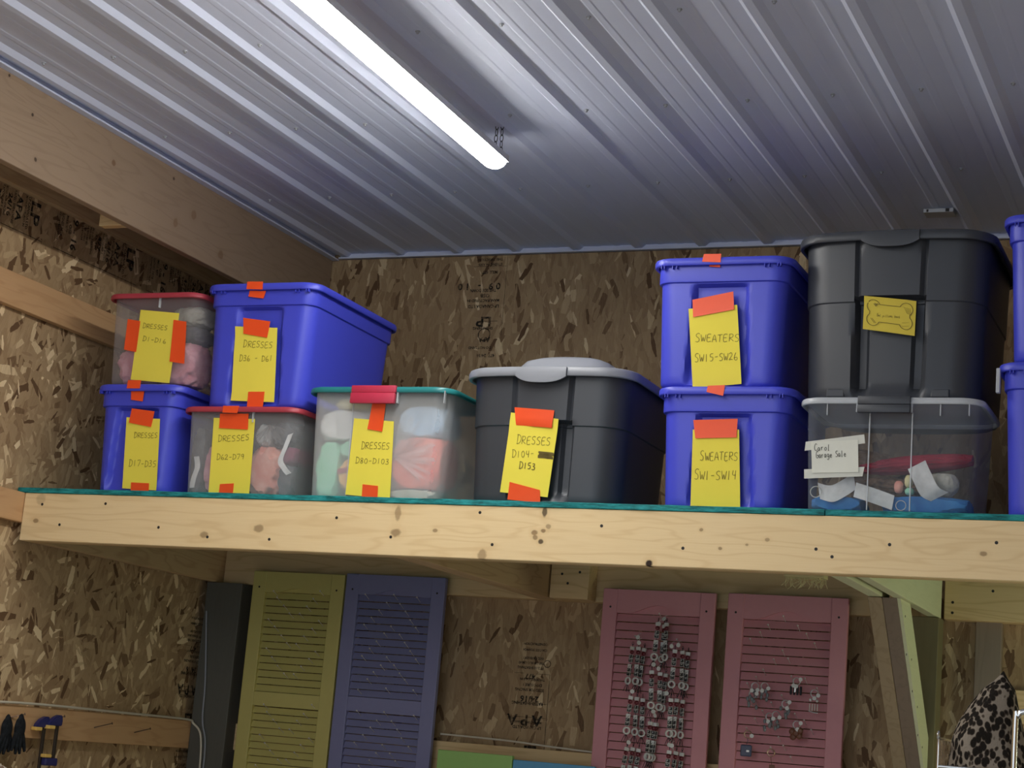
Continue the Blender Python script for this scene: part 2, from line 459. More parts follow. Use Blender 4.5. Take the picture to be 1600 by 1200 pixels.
# measured signs, knots and pegs (world metres)
SIGNS = {'B': {'paper': [(-4.1082, 3.1579), (-3.9286, 3.1414), (-3.9421, 2.8677), (-4.1212, 2.8817)], 'tape': [[(-4.1622, 3.1214), (-4.1029, 3.1121), (-4.1078, 2.9897), (-4.1647, 2.9996)], [(-3.95, 3.1153), (-3.8907, 3.1068), (-3.8819, 2.9421), (-3.9495, 2.9517)]], 'text': [('DRESSES', [(-4.0901, 3.0858), (-3.975, 3.0762)], 0.0171), ('D1-D16', [(-4.085, 3.0351), (-3.975, 3.0214)], 0.0171)]},
'A': {'paper': [(-4.1147, 2.7324), (-3.9612, 2.7267), (-3.9454, 2.4519), (-4.1006, 2.4567)], 'tape': [[(-4.093, 2.7664), (-3.9876, 2.7552), (-3.9965, 2.6946), (-4.0993, 2.7104)], [(-4.0618, 2.48), (-3.9804, 2.4783), (-3.9783, 2.4445), (-4.0595, 2.4451)], [(-4.1013, 2.8438), (-4.0397, 2.8421), (-4.0402, 2.792), (-4.0945, 2.7979)]], 'lidtape': [[(-4.1119, 2.8729), (-4.0513, 2.8728), (-4.0524, 2.8405), (-4.1129, 2.8405)]], 'text': [('DRESSES', [(-4.071, 2.6527), (-3.9633, 2.6539)], 0.0193), ('D17-D35', [(-4.0811, 2.5423), (-3.9564, 2.5413)], 0.0236)]},
'C': {'paper': [(-3.6744, 3.088), (-3.4901, 3.0797), (-3.474, 2.7961), (-3.6615, 2.8016)], 'tape': [[(-3.642, 3.1201), (-3.5218, 3.1046), (-3.529, 3.0418), (-3.6339, 3.0583)], [(-3.5889, 2.8351), (-3.5186, 2.8352), (-3.5196, 2.776), (-3.5881, 2.7756)], [(-3.6206, 3.2232), (-3.5496, 3.2203), (-3.5556, 3.1909), (-3.6232, 3.1999)]], 'lidtape': [[(-3.6277, 3.2558), (-3.5593, 3.2543), (-3.5569, 3.2232), (-3.628, 3.2262)]], 'text': [('DRESSES', [(-3.631, 3.0068), (-3.5014, 3.0033)], 0.0236), ('D36 - D61', [(-3.6419, 2.9533), (-3.4967, 2.9525)], 0.0214)]},
'D': {'paper': [(-3.7166, 2.7312), (-3.5365, 2.7277), (-3.5327, 2.4453), (-3.709, 2.4493)], 'tape': [[(-3.6892, 2.7467), (-3.5647, 2.7475), (-3.5621, 2.6874), (-3.6871, 2.6918)], [(-3.6617, 2.4808), (-3.6018, 2.485), (-3.6026, 2.4436), (-3.6627, 2.4432)]], 'lidtape': [[(-3.6696, 2.7738), (-3.6007, 2.7741), (-3.6053, 2.7462), (-3.6703, 2.748)]], 'text': [('DRESSES', [(-3.6882, 2.6397), (-3.551, 2.6487)], 0.0214), ('D62-D79', [(-3.6877, 2.574), (-3.5663, 2.576)], 0.0193)]},
'E': {'paper': [(-3.1216, 2.7344), (-2.9589, 2.7241), (-2.9494, 2.4433), (-3.1306, 2.4551)], 'tape': [[(-3.0503, 2.7939), (-2.9963, 2.7898), (-3.0012, 2.6859), (-3.0621, 2.6945)], [(-3.0631, 2.4933), (-3.0006, 2.4886), (-2.9988, 2.4446), (-3.0621, 2.4456)]], 'text': [('DRESSES', [(-3.0822, 2.6229), (-2.9661, 2.6219)], 0.0236), ('D80-D103', [(-3.1005, 2.5704), (-2.9631, 2.5686)], 0.0193)]},
'F': {'paper': [(-2.5108, 2.7634), (-2.328, 2.7409), (-2.3504, 2.4671), (-2.5341, 2.4818)], 'tape': [[(-2.497, 2.7813), (-2.3444, 2.7705), (-2.3511, 2.7093), (-2.4874, 2.7183)], [(-2.4981, 2.5177), (-2.3804, 2.4913), (-2.3755, 2.4466), (-2.5016, 2.4558)]], 'text': [('DRESSES', [(-2.4832, 2.6542), (-2.3511, 2.6484)], 0.0279), ('D104-', [(-2.4961, 2.6041), (-2.4095, 2.6072)], 0.0236), ('#', [(-2.3985, 2.6074), (-2.3408, 2.6038)], 0.0193), ('D153', [(-2.4669, 2.5652), (-2.4029, 2.5623)], 0.0214)]},
'G': {'paper': [(-1.8798, 3.1266), (-1.7084, 3.1379), (-1.6797, 2.866), (-1.8494, 2.8514)], 'tape': [[(-1.8664, 3.1574), (-1.7237, 3.1838), (-1.7176, 3.1211), (-1.861, 3.0966)], [(-1.811, 3.2819), (-1.7739, 3.2818), (-1.7716, 3.2672), (-1.8103, 3.2705)]], 'lidtape': [[(-1.8289, 3.3119), (-1.7676, 3.311), (-1.768, 3.2807), (-1.8339, 3.2848)]], 'text': [('SWEATERS', [(-1.8498, 3.0105), (-1.693, 3.0112)], 0.0257), ('SW15-SW26', [(-1.8474, 2.9414), (-1.695, 2.9494)], 0.0257)]},
'H': {'paper': [(-1.8361, 2.7064), (-1.6755, 2.708), (-1.6585, 2.4447), (-1.83, 2.4446)], 'tape': [[(-1.8353, 2.7384), (-1.6815, 2.7441), (-1.682, 2.6809), (-1.8247, 2.6766)]], 'lidtape': [[(-1.7853, 2.8517), (-1.7254, 2.8539), (-1.7297, 2.8169), (-1.7884, 2.8301)]], 'text': [('SWEATERS', [(-1.8059, 2.6025), (-1.6729, 2.6047)], 0.0279), ('SW1-SW14', [(-1.823, 2.539), (-1.6732, 2.5395)], 0.03)]},
'I': {'paper': [(-1.2792, 3.1621), (-1.1087, 3.1422), (-1.1102, 3.0261), (-1.2804, 3.0513)], 'tape': [], 'text': [('Owl pillows back', [(-1.2361, 3.0927), (-1.1587, 3.0851)], 0.0086)]},
'J': {'paper': [(-1.4288, 2.6676), (-1.2747, 2.6774), (-1.269, 2.5718), (-1.421, 2.5664)], 'tape': [[(-1.4469, 2.6689), (-1.2556, 2.6955), (-1.2516, 2.6665), (-1.4494, 2.6393)], [(-1.4485, 2.5781), (-1.2508, 2.5899), (-1.2564, 2.5589), (-1.4468, 2.5477)]], 'text': [('Carol', [(-1.4174, 2.6398), (-1.3624, 2.6416)], 0.0193), ('Garage Sale', [(-1.4104, 2.6153), (-1.3098, 2.6218)], 0.0193)]}}
KNOTS = [(-2.877, 2.383, 0.0125, 0.025, 0.5), (-2.878, 2.314, 0.02, 0.0135, 0.6), (-2.726, 2.327, 0.0098, 0.0067, 0.6), (-2.322, 2.403, 0.0094, 0.0176, 0.8), (-2.353, 2.332, 0.0117, 0.0088, 0.7), (-2.321, 2.339, 0.0094, 0.0066, 0.7), (-2.304, 2.354, 0.0093, 0.0087, 0.5), (-2.349, 2.315, 0.0094, 0.0087, 0.6), (-2.327, 2.302, 0.0093, 0.0087, 0.85), (-2.541, 2.249, 0.0168, 0.0198, 0.5), (-1.936, 2.242, 0.0122, 0.0127, 1.0), (-0.857, 2.314, 0.0115, 0.0079, 0.6), (-1.764, 2.36, 0.0065, 0.0053, 0.6), (-1.696, 2.301, 0.0065, 0.0052, 0.6), (-1.608, 2.316, 0.0053, 0.0042, 0.5), (-1.541, 2.335, 0.0085, 0.0062, 0.5), (-3.435, 2.312, 0.0214, 0.014, 0.55), (-3.663, 2.281, 0.0165, 0.0118, 0.55), (-4.425, 2.311, 0.012, 0.0087, 0.6), (-4.415, 2.395, 0.021, 0.0224, 0.25)]
NAILS = [(-2.5621, 2.3948), (-3.1194, 2.3603), (-2.8966, 2.2987), (-2.5059, 2.2852), (-2.1123, 2.3621), (-1.8229, 2.2971), (-1.1465, 2.3325), (-4.4057, 2.3752), (-4.3125, 2.299), (-4.1143, 2.3852), (-3.8647, 2.3026), (-3.6478, 2.2738), (-3.3857, 2.2739), (-0.8191, 2.3498), (-1.38, 2.31), (-1.3272, 2.2873)]
PEG_HEADS = {'yellow': [(-4.1309, 2.2037), (-4.11, 2.1763), (-4.0711, 2.1423), (-4.039, 2.11), (-3.9875, 2.1107), (-3.9552, 2.1441), (-3.9273, 2.1791), (-3.8974, 2.2141), (-4.1411, 2.0786), (-4.1069, 2.0484), (-4.0677, 2.0112), (-4.0357, 1.9793), (-3.9884, 1.9782), (-3.9543, 2.0136), (-3.9181, 2.049), (-3.8883, 2.084), (-4.1358, 1.9513), (-4.1029, 1.914), (-4.0704, 1.8787), (-4.0343, 1.8475), (-3.985, 1.8469), (-3.9531, 1.8821), (-3.9171, 1.9175), (-3.8893, 1.9505), (-4.1178, 1.7081), (-3.8793, 1.7223), (-4.0982, 1.6773), (-3.9148, 1.6811), (-4.063, 1.6456), (-3.9447, 1.6498), (-4.0277, 1.6119), (-3.9768, 1.6104), (-4.1217, 1.5773), (-3.8762, 1.5798), (-4.0924, 1.5433), (-3.914, 1.549), (-4.0619, 1.5138), (-3.9404, 1.5143), (-4.0183, 1.4776), (-3.9774, 1.4808), (-4.1259, 1.4452)], 'purple': [(-3.6737, 2.2093), (-3.5356, 2.2137), (-3.4247, 2.2078), (-3.5668, 2.1792), (-3.5029, 2.1767), (-3.473, 2.1452), (-3.6001, 2.1445), (-3.4469, 2.1101), (-3.6337, 2.1116), (-3.4172, 2.0789), (-3.6652, 2.0788), (-3.5353, 2.0782), (-3.4909, 2.0459), (-3.463, 2.0129), (-3.433, 1.9784), (-3.4033, 1.9459), (-3.5647, 2.0474), (-3.5977, 2.0109), (-3.6271, 1.9783), (-3.6606, 1.9453), (-3.5414, 1.9468), (-3.5033, 1.9147), (-3.4734, 1.8822), (-3.4464, 1.8569), (-3.5661, 1.9109), (-3.5976, 1.88), (-3.6236, 1.8485), (-3.6632, 1.8012), (-3.5306, 1.8151), (-3.4013, 1.8157), (-3.659, 1.7121), (-3.5287, 1.716), (-3.3873, 1.7104), (-3.56, 1.6784), (-3.4894, 1.6798), (-3.5861, 1.6468), (-3.4594, 1.6473), (-3.618, 1.6132), (-3.4354, 1.614), (-3.657, 1.5791), (-3.3998, 1.5806), (-3.5225, 1.579), (-3.548, 1.5434), (-3.4836, 1.5458), (-3.5768, 1.5101), (-3.4542, 1.5173), (-3.6241, 1.4831)], 'rose': [(-1.8215, 2.208), (-1.8807, 2.1704), (-1.9113, 2.1405), (-1.9506, 2.1119), (-1.7619, 2.1734), (-1.7252, 2.1441), (-1.6917, 2.1086), (-1.8172, 2.0736), (-1.8505, 2.0373), (-1.7931, 2.0438), (-1.8899, 1.9944), (-1.9172, 1.9647), (-1.9512, 1.9376), (-1.7767, 1.9766), (-1.7224, 1.9707), (-1.8107, 1.9002), (-1.8505, 1.8697), (-1.8839, 1.8365), (-1.9122, 1.8036), (-1.7549, 1.8332), (-1.944, 1.7643), (-1.7901, 1.8738), (-1.7171, 1.8114), (-1.687, 1.777), (-1.8145, 1.74), (-1.7936, 1.708), (-1.8439, 1.698), (-1.7629, 1.6677), (-1.6733, 1.9369)], 'pink': [(-2.3332, 2.1921), (-2.4287, 2.0967), (-2.2519, 2.0935), (-2.4348, 1.8588), (-2.3531, 1.9502), (-2.2697, 1.8666), (-2.3396, 1.7637), (-2.2386, 1.6614), (-2.4297, 1.656)]}
STRANDS = [(-2.3291, 2.1554), (-2.2987, 2.157), (-2.3423, 1.9625), (-2.3116, 1.9581), (-2.3344, 1.7603), (-2.3208, 1.7581), (-2.4306, 2.0534), (-2.4102, 2.0546), (-2.4226, 1.8555), (-2.4021, 1.8537), (-2.4243, 1.6528), (-2.4041, 1.6543), (-2.2509, 2.0508), (-2.224, 2.0491), (-2.2542, 1.8572), (-2.2343, 1.8586), (-2.2466, 1.654), (-2.2233, 1.6527), (-2.3118, 2.1499), (-2.3175, 1.7583)]
RINGS = [(-1.7496, 1.9556), (-1.678, 1.9142), (-1.9141, 1.9265), (-1.8757, 1.929), (-1.7891, 1.8669), (-1.8498, 1.8135), (-1.7407, 1.7907), (-1.932, 1.7399), (-1.8356, 1.6768), (-1.9219, 1.895), (-1.8247, 1.8214)]

# ---------------------------------------------------------------- room shell
X_WALL, Y_WALL, Z_CEIL = -4.53, 7.20, 3.797
bm = bmesh.new(); add_box(bm, -4.7, 2.06, -3.0, 7.4, -0.12, 0.0)
obj('floor', bm, MAT['concrete'], kind='structure')

bm = bmesh.new(); add_box(bm, -4.70, 2.06, Y_WALL, Y_WALL + 0.06, 0, Z_CEIL + 0.1)
wall_back = obj('wall_back', bm, MAT['osb_back'], kind='structure')
bm = bmesh.new(); add_box(bm, X_WALL - 0.06, X_WALL, -3.0, Y_WALL, 0, Z_CEIL + 0.1)
wall_left = obj('wall_left', bm, MAT['osb_left'], kind='structure')

bm = bmesh.new(); add_box(bm, 2.0, 2.06, -3.0, Y_WALL, 0, Z_CEIL + 0.1)
obj('wall_right', bm, MAT['osb_left'], kind='structure')

# ribbed steel ceiling, ribs running to the back wall
bm = bmesh.new()
prof = []
RIB0, RIBP = -2.015, 0.2885
k0 = int((X_WALL - RIB0) / RIBP) - 1
x = RIB0 + k0 * RIBP
pts = [(X_WALL, 0.0)]
while x < 1.7:
    for dx, dz in ((-0.034, 0), (-0.014, -0.016), (0.014, -0.016), (0.034, 0),
                   (0.083, 0), (0.089, -0.0012), (0.109, -0.0012), (0.115, 0),
                   (0.173, 0), (0.179, -0.0012), (0.199, -0.0012), (0.205, 0)):
        if x + dx > X_WALL + 0.005 and x + dx < 1.98: pts.append((x + dx, dz))
    x += RIBP
pts.append((2.0, 0.0))
rows = []
for y in (-3.0, Y_WALL):
    rows.append([bm.verts.new((px, y, Z_CEIL + pz)) for px, pz in pts])
top = []
for y in (-3.0, Y_WALL):
    top.append([bm.verts.new((px, y, Z_CEIL + 0.03)) for px in (pts[0][0], pts[-1][0])])
for i in range(len(pts) - 1):
    bm.faces.new((rows[0][i], rows[0][i + 1], rows[1][i + 1], rows[1][i]))
bm.faces.new((top[0][0], top[1][0], top[1][1], top[0][1]))
ceiling = obj('ceiling', bm, MAT['ceiling'], kind='structure')
screw_me = None
for y in (4.03, 4.81, 5.57, 6.37):
    for k in range(-7, 8):
        sx = -1.948 + k * 0.2885
        if sx < -4.3 or sx > -0.3: continue
        if screw_me is None:
            b = bmesh.new(); add_disc(b, (0, 0, -0.0015), 0.008, 0.003, 'z', 10); add_disc(b, (0, 0, -0.006), 0.0045, 0.006, 'z', 6)
            s = obj('screw', b, MAT['box_metal'], ceiling, (sx, y, Z_CEIL)); screw_me = s
        else:
            s = screw_me.copy(); COL.objects.link(s); s.parent = ceiling; s.location = (sx, y, Z_CEIL)

# J-channel trims around the ceiling
bm = bmesh.new(); add_box(bm, -4.06, 1.99, 7.172, 7.198, Z_CEIL - 0.026, Z_CEIL - 0.020); add_box(bm, -4.06, 1.99, 7.19, 7.199, Z_CEIL - 0.026, Z_CEIL + 0.01)
obj('trim_1', bm, MAT['ceiling'], kind='structure')
XH = -4.10                     # inner face of the big left header
bm = bmesh.new(); add_box(bm, XH + 0.001, XH + 0.010, -3.0, 7.19, Z_CEIL - 0.032, Z_CEIL + 0.01); add_box(bm, XH + 0.010, XH + 0.034, -3.0, 7.19, Z_CEIL - 0.032, Z_CEIL - 0.026)
obj('trim_2', bm, MAT['ceiling'], kind='structure')

def board(name, mat, x0, x1, y0, y1, z0, z1, parent=None, bevel=0.003, nails=(), kind=None, bm=None):
    """a sawn board in world coordinates; nails = [(axis, a, b)] as dark dimples on the face that looks at the room"""
    bm = bmesh.new()
    add_box(bm, 0, x1 - x0, 0, y1 - y0, 0, z1 - z0, bevel)
    for ax, a, b in nails:
        if ax == 'y': add_disc(bm, (a - x0, -0.0002, b - z0), 0.0055, 0.001, 'y', 10, mi=1)
        else: add_disc(bm, (x1 - x0 + 0.0002, a - y0, b - z0), 0.005, 0.001, 'x', 10, mi=1)
    return obj(name, bm, [MAT[mat], MAT['nail']], parent, (x0, y0, z0), kind=kind)

board('trim_3', 'header', XH - 0.038, XH, 3.9, 7.19, 3.456, Z_CEIL - 0.001, kind='structure')     # big left header
board('trim_4', 'header', XH - 0.038, XH, 0.0, 3.898, 3.456, Z_CEIL - 0.001, kind='structure')
board('trim_5', 'pine_y', X_WALL + 0.001, -4.494, 0.0, 7.19, 3.565, Z_CEIL - 0.001, kind='structure')
board('trim_6', 'pine', -4.245, XH - 0.039, 5.60, 5.64, 3.457, 3.75, kind='structure')      # truss heel between the headers
board('trim_7', 'girt', X_WALL + 0.001, -4.494, 0.0, 7.19, 3.106, 3.237, kind='structure', nails=[])
board('trim_8', 'girt', X_WALL + 0.001, -4.494, 0.0, 7.19, 2.303, 2.419, kind='structure')
board('trim_9', 'girt', X_WALL + 0.001, -4.494, 0.0, 7.10, 1.490, 1.611, kind='structure')
board('trim_10', 'pine', -4.33, -1.36, 7.14, 7.199, 1.500, 1.616, kind='structure')
board('trim_11', 'grey_wood', -4.493, -4.31, 7.06, 7.199, 0.0, 2.232, kind='structure')
board('trim_12', 'olive_wood', -1.35, -1.214, 7.02, 7.128, 0.0, 2.232, kind='structure')
board('trim_13', 'dark_wood', -1.098, -0.999, 7.16, 7.199, 0.0, 2.6, kind='structure')
board('trim_14', 'pine', -0.998, 0.9, 7.16, 7.199, 1.86, 1.985, kind='structure')
bm = bmesh.new(); add_box(bm, 0, 0.115, 0, 0.075, -0.016, 0, 0.002); add_box(bm, 0.012, 0.02, -0.001, 0.0, -0.014, -0.004, 0, 1); add_box(bm, 0.085, 0.10, -0.001, 0.0, -0.015, -0.002, 0, 1)
tag(obj('junction_plate', bm, [MAT['box_metal'], MAT['nail']], None, (-1.298, 6.82, Z_CEIL - 0.003)), 'small pale metal plate on the ceiling above the stacked charcoal tote', 'bracket')

# printing on the strand board ----------------------------------------------------
def text_into(bm, s, size, mat4, squeeze=1.0):
    cu = bpy.data.curves.new('tmp_text', 'FONT'); cu.body = s; cu.size = size; cu.resolution_u = 2
    cu.offset = size * 0.028
    o = bpy.data.objects.new('tmp_text', cu); COL.objects.link(o)
    bpy.context.view_layer.update()
    dg = bpy.context.evaluated_depsgraph_get()
    me = o.evaluated_get(dg).to_mesh()
    tmp = bmesh.new(); tmp.from_mesh(me)
    bmesh.ops.transform(tmp, matrix=mat4 @ Matrix.Diagonal((squeeze, 1, 1, 1)), verts=tmp.verts)
    m2 = bpy.data.meshes.new('tmp'); tmp.to_mesh(m2); tmp.free()
    bm.from_mesh(m2)
    bpy.data.meshes.remove(m2)
    o.evaluated_get(dg).to_mesh_clear()
    bpy.data.objects.remove(o); bpy.data.curves.remove(cu)

def flip(lines):
    out = []
    for ln in lines:
        if ln[0] == '#': out.append(('#', ln[1], -ln[2], ln[3], -ln[4]))
        elif ln[0] == 'o': out.append(('o', ln[1], -ln[2], ln[3], ln[4]))
        else: out.append((ln[0], ln[1], ln[2], -ln[3], ln[4]))
    return out

def stamp(parent, frame, lines):
    """frame: matrix from 2D text space (x right, y up) to world; lines = [(text, size, x, y, squeeze)] or ('#', x0, y0, x1, y1) for a bar"""
    bm = bmesh.new()
    for ln in lines:
        if ln[0] == '#':
            _, x0, y0, x1, y1 = ln
            bm.faces.new([bm.verts.new((a, b, 0)) for a, b in ((x0, y0), (x1, y0), (x1, y1), (x0, y1))])
        elif ln[0] == 'o':
            _, cx, cy, r, w = ln
            n = 24
            a = [[bm.verts.new((cx + q * math.cos(2 * math.pi * k / n), cy + q * math.sin(2 * math.pi * k / n), 0)) for k in range(n)] for q in (r, r - w)]
            for k in range(n): bm.faces.new((a[0][k], a[0][(k + 1) % n], a[1][(k + 1) % n], a[1][k]))
        else:
            s, size, lx, ly, sq = ln
            text_into(bm, s, size, Matrix.Translation((lx, ly, 0)), sq)
    bmesh.ops.transform(bm, matrix=frame, verts=bm.verts)
    return obj('printed_stamp', bm, MAT['stamp'], parent)

# back wall: upside-down print.  text x -> -X, text y -> -Z
def frame_back(x, z): return Matrix(((-1, 0, 0, x), (0, 0, 1, Y_WALL - 0.0012), (0, -1, 0, z), (0, 0, 0, 1)))
low = [('LP', 0.075, 0.01, 0, 1.15), ('LP CANADA LTD.', 0.017, 0.0, 0.082, 1), ('MANUFACTURED IN CANADA', 0.012, 0.0, 0.102, .8), ('#', -0.02, .118, .14, .1195),
       ('A P A', 0.062, 0.0, 0.126, 1.05), ('#', -0.02, .176, .14, .1775), ('RATED SHEATHING', 0.019, 0, 0.183, .85), ('24/16', 0.034, 0.02, 0.206, 1.1), ('SIZED FOR SPACING', 0.016, 0.0, 0.238, .9),
       ('EXPOSURE 1', 0.016, 0.01, 0.259, 1), ('THICKNESS 0.418 IN', 0.014, 0, 0.281, .9), ('#', -0.02, .300, .04, .3015), ('477', 0.030, 0.045, 0.299, 1), ('#', .095, .300, .14, .3015),
       ('PS 2-10 SHEATHING', 0.015, 0.01, 0.330, .9), ('PRP-108 HUD-UM-40', 0.015, 0.01, 0.350, .85), ('15/32 CATEGORY', 0.014, 0.01, 0.370, .9), ('o', -0.006, .345, .016, .003), ('CSA O325 2R24/W24', 0.014, 0, .405, .85), ('CONSTRUCTION', 0.014, 0, .43, 1), ('#', -0.022, -.01, -.020, .30)]
stamp(wall_back, frame_back(-2.872, 1.625), flip(low))
up = [('LP', 0.062, 0.03, 0.205, 1.2), ('LP CANADA LTD.', 0.020, 0.0, 0.262, 1), ('MANUFACTURED IN', 0.018, 0.0, 0.288, .95), ('OSB', 0.022, 0.05, 0.312, 1.1), ('THIS SIDE DOWN', 0.020, 0.02, 0.336, .8), ('0 9   -   1 0', 0.042, 0.0, 0.362, 1.1), ('MILL 477', 0.020, 0.02, 0.420, 1), ('#', -0.02, .44, .14, .4415),
      ('STRENGTH AXIS', 0.016, 0, .455, 1), ('THIS DIRECTION', 0.016, 0, .478, 1), ('#', -0.024, .12, -.0225, .50), ('#', 0.0, .185, .10, .187), ('SHEATHING', .018, 0.02, .160, 1), ('o', .06, .125, .03, .004), ('APA', .03, .03, .112, 1), ('DO NOT SAND', .016, .02, .07, 1), ('477  24/16', .02, .0, .035, 1)]
stamp(wall_back, frame_back(-3.235, 3.78 - 0.50), flip(up))
# left wall: lines run downwards.  text x -> -Z, text y -> +Y
def frame_left(y, z): return Matrix(((0, 0, 1, X_WALL + 0.0012), (0, 1, 0, y), (-1, 0, 0, z), (0, 0, 0, 1)))
band = [('LP', 0.080, 0.005, 0, 1.2), ('LP CANADA LTD.', 0.019, 0.0, -0.022, .9), ('MANUFACTURED IN', 0.016, 0.0, -0.040, .85), ('APA', 0.048, 0.012, -0.088, 1.15), ('RATED SHEATHING', 0.019, 0, -0.110, .8), ('24/16', 0.034, 0.02, -0.142, 1.2), ('SIZED FOR SPACING', 0.016, 0, -0.162, .8), ('EXPOSURE 1', .016, 0, -.180, 1), ('477', .03, .02, -.210, 1.4), ('0.418 IN', .018, .02, -.230, 1),
        ('PS 2-10 SHEATHING', .015, 0, -.255, .85), ('PRP-108', .015, 0, -.272, 1), ('HUD-UM-40', .015, 0, -.290, 1), ('CSA O325', .016, 0, -.308, 1), ('2R24/W24', .016, 0, -.326, 1), ('9 - 16', .05, .0, -.385, 1.1), ('OSB', .022, .03, -.408, 1), ('MILL 477', .018, 0, -.43, 1), ('LIGNES 24/16', .02, 0, -.46, .8), ('CONSTRUCTION', .016, 0, -.48, .9), ('#', .150, -.49, .1525, .09), ('#', 0, -.49, .15, -.488)]
for y in (5.54, 6.195, 6.85, 4.9):
    stamp(wall_left, frame_left(y, 3.562), band)
low2 = flip(low)
stamp(wall_left, Matrix(((0, 0, 1, X_WALL + 0.0012), (-1, 0, 0, 7.13), (0, -1, 0, 1.64), (0, 0, 0, 1))), low2)
stamp(wall_left, Matrix(((0, 0, 1, X_WALL + 0.0012), (-1, 0, 0, 7.13), (0, -1, 0, 1.05), (0, 0, 0, 1))), low2)

# ---------------------------------------------------------------- the storage shelf
Y0 = 5.696; ZB = 2.234; ZT = 2.4185; ZD = 2.4385
shelf = empty('storage_shelf', (-4.49, Y0, ZB), label='deep overhead storage shelf of pine lumber with teal edged deck boards', cat='shelf')
MAT['beam'] = wood('knotty_pine_beam', (0.88, 0.68, 0.38, 1), (0.62, 0.39, 0.16, 1), 'x', knots=[(a + 4.492, b - ZB, ru, rv, d) for a, b, ru, rv, d in KNOTS], lines=0.7, blotch=0.2)
board('front_beam', 'beam', -4.492, 0.9, Y0, Y0 + 0.037, ZB, ZT, shelf, nails=[('y', a, b) for a, b in NAILS if ZB < b < ZT])
board('rim_board', 'pine', -4.492, 0.9, Y0 + 0.038, Y0 + 0.075, ZB, ZT, shelf)
xs = -1.358
for (a, b, dy) in ((-4.526, xs, -0.004), (xs + 0.0015, 0.9, -0.001)):
    bm = bmesh.new(); add_box(bm, 0, b - a, 0, 7.10 - Y0, 0, ZD - ZT - 0.0005, 0.002)
    # slightly ragged sawn front edge
    bmesh.ops.subdivide_edges(bm, edges=[e for e in bm.edges if abs((e.verts[0].co - e.verts[1].co).x) > 1], cuts=120)
    for v in bm.verts:
        if v.co.y < 0.01: v.co.y += noise.noise(Vector((v.co.x * 9 + a, v.co.z * 30, 0))) * 0.004; v.co.z += noise.noise(Vector((v.co.x * 14, 3, a))) * 0.0012 if v.co.z > 0.01 else 0
    obj('deck_board', bm, MAT['teal'], shelf, (a, Y0 + dy, ZT + 0.0005))
board('ledger', 'pine_y', -4.493, -4.455, Y0 + 0.076, 7.197, ZB, ZT, shelf)
board('back_header', 'pine', -4.454, -2.815, 7.13, 7.198, ZB, ZT, shelf)
board('back_header', 'pine', -2.813, -1.352, 7.13, 7.198, ZB, ZT, shelf)
board('back_header', 'pine', -1.212, 0.9, 7.112, 7.198, ZB, ZT, shelf, nails=[('y', -1.18, 2.30), ('y', -1.18, 2.26), ('y', -1.03, 2.35)])
board('joist', 'pine_y', -2.905, -2.822, Y0 + 0.076, 7.128, ZB, ZT, shelf)
board('blocking', 'pine', -2.815, -2.645, 7.03, 7.128, ZB, ZT, shelf, nails=[('y', -2.765, 2.335), ('y', -2.687, 2.345), ('y', -2.737, 2.297)])
board('joist', 'green_lit_wood', -1.352, -1.300, Y0 + 0.076, 6.50, ZB + 0.002, ZT, shelf)
board('joist', 'green_lit_wood', -1.262, -1.221, Y0 + 0.076, 7.108, ZB, ZT, shelf, nails=[('x', 6.3, 2.33)])
board('blocking', 'pine', -1.47, -1.353, 7.03, 7.128, ZB, ZT, shelf)
# two-ply diagonal brace running down to the back wall
def brace(x0, x1, mat, mi_side=None):
    bm = bmesh.new()
    th = 0.19
    prof_ = [(6.37, 2.2335), (6.37 + th, 2.2335), (7.12, 2.2335 - (7.12 - 6.37 - th) * 0.98), (7.12, 2.2335 - (7.12 - 6.37) * 0.98)]
    A = [bm.verts.new((0, y - 6.37, z - 1.4)) for y, z in prof_]; B = [bm.verts.new((x1 - x0, y - 6.37, z - 1.4)) for y, z in prof_]
    bm.faces.new(A); bm.faces.new(B[::-1])
    for i in range(4): bm.faces.new((A[i], A[(i + 1) % 4], B[(i + 1) % 4], B[i]))
    bmesh.ops.bevel(bm, geom=bm.edges[:], offset=0.002, segments=1, affect='EDGES')
    bm.verts.ensure_lookup_table()
    if mi_side:
        for i, (yy, zz) in enumerate(((6.47, 2.18), (6.52, 2.05), (6.6, 2.04), (6.66, 1.93), (6.75, 1.88), (6.8, 1.76), (6.9, 1.72), (6.95, 1.6))):
            add_disc(bm, (x1 - x0 + 0.0002, yy - 6.37, zz - 1.4), 0.0045, 0.001, 'x', 8, mi=1)
    return obj('brace', bm, [MAT[mat], MAT['nail']], shelf, (x0, 6.37, 1.4))
brace(-1.352, -1.302, 'pine_z')
brace(-1.301, -1.249, 'dark_wood')
bm = bmesh.new()
prof_ = [(6.372, 2.233), (6.555, 2.233), (7.10, 1.70), (7.10, 1.518)]
A = [bm.verts.new((0, y, z)) for y, z in prof_]; B = [bm.verts.new((0.012, y, z)) for y, z in prof_]
bm.faces.new(A); bm.faces.new(B[::-1])
for i in range(4): bm.faces.new((A[i], A[(i + 1) % 4], B[(i + 1) % 4], B[i]))
for (yy, zz) in ((6.47, 2.18), (6.52, 2.05), (6.62, 2.04), (6.66, 1.93), (6.77, 1.88), (6.8, 1.78), (6.9, 1.74), (6.96, 1.62)):
    add_disc(bm, (0.0122, yy, zz), 0.0045, 0.001, 'x', 8, mi=1)
obj('brace_lit_face', bm, [MAT['green_lit_wood'], MAT['nail']], shelf, (-1.2485, 0, 0))  # thin panel whose colour carries the green light on the brace's right side
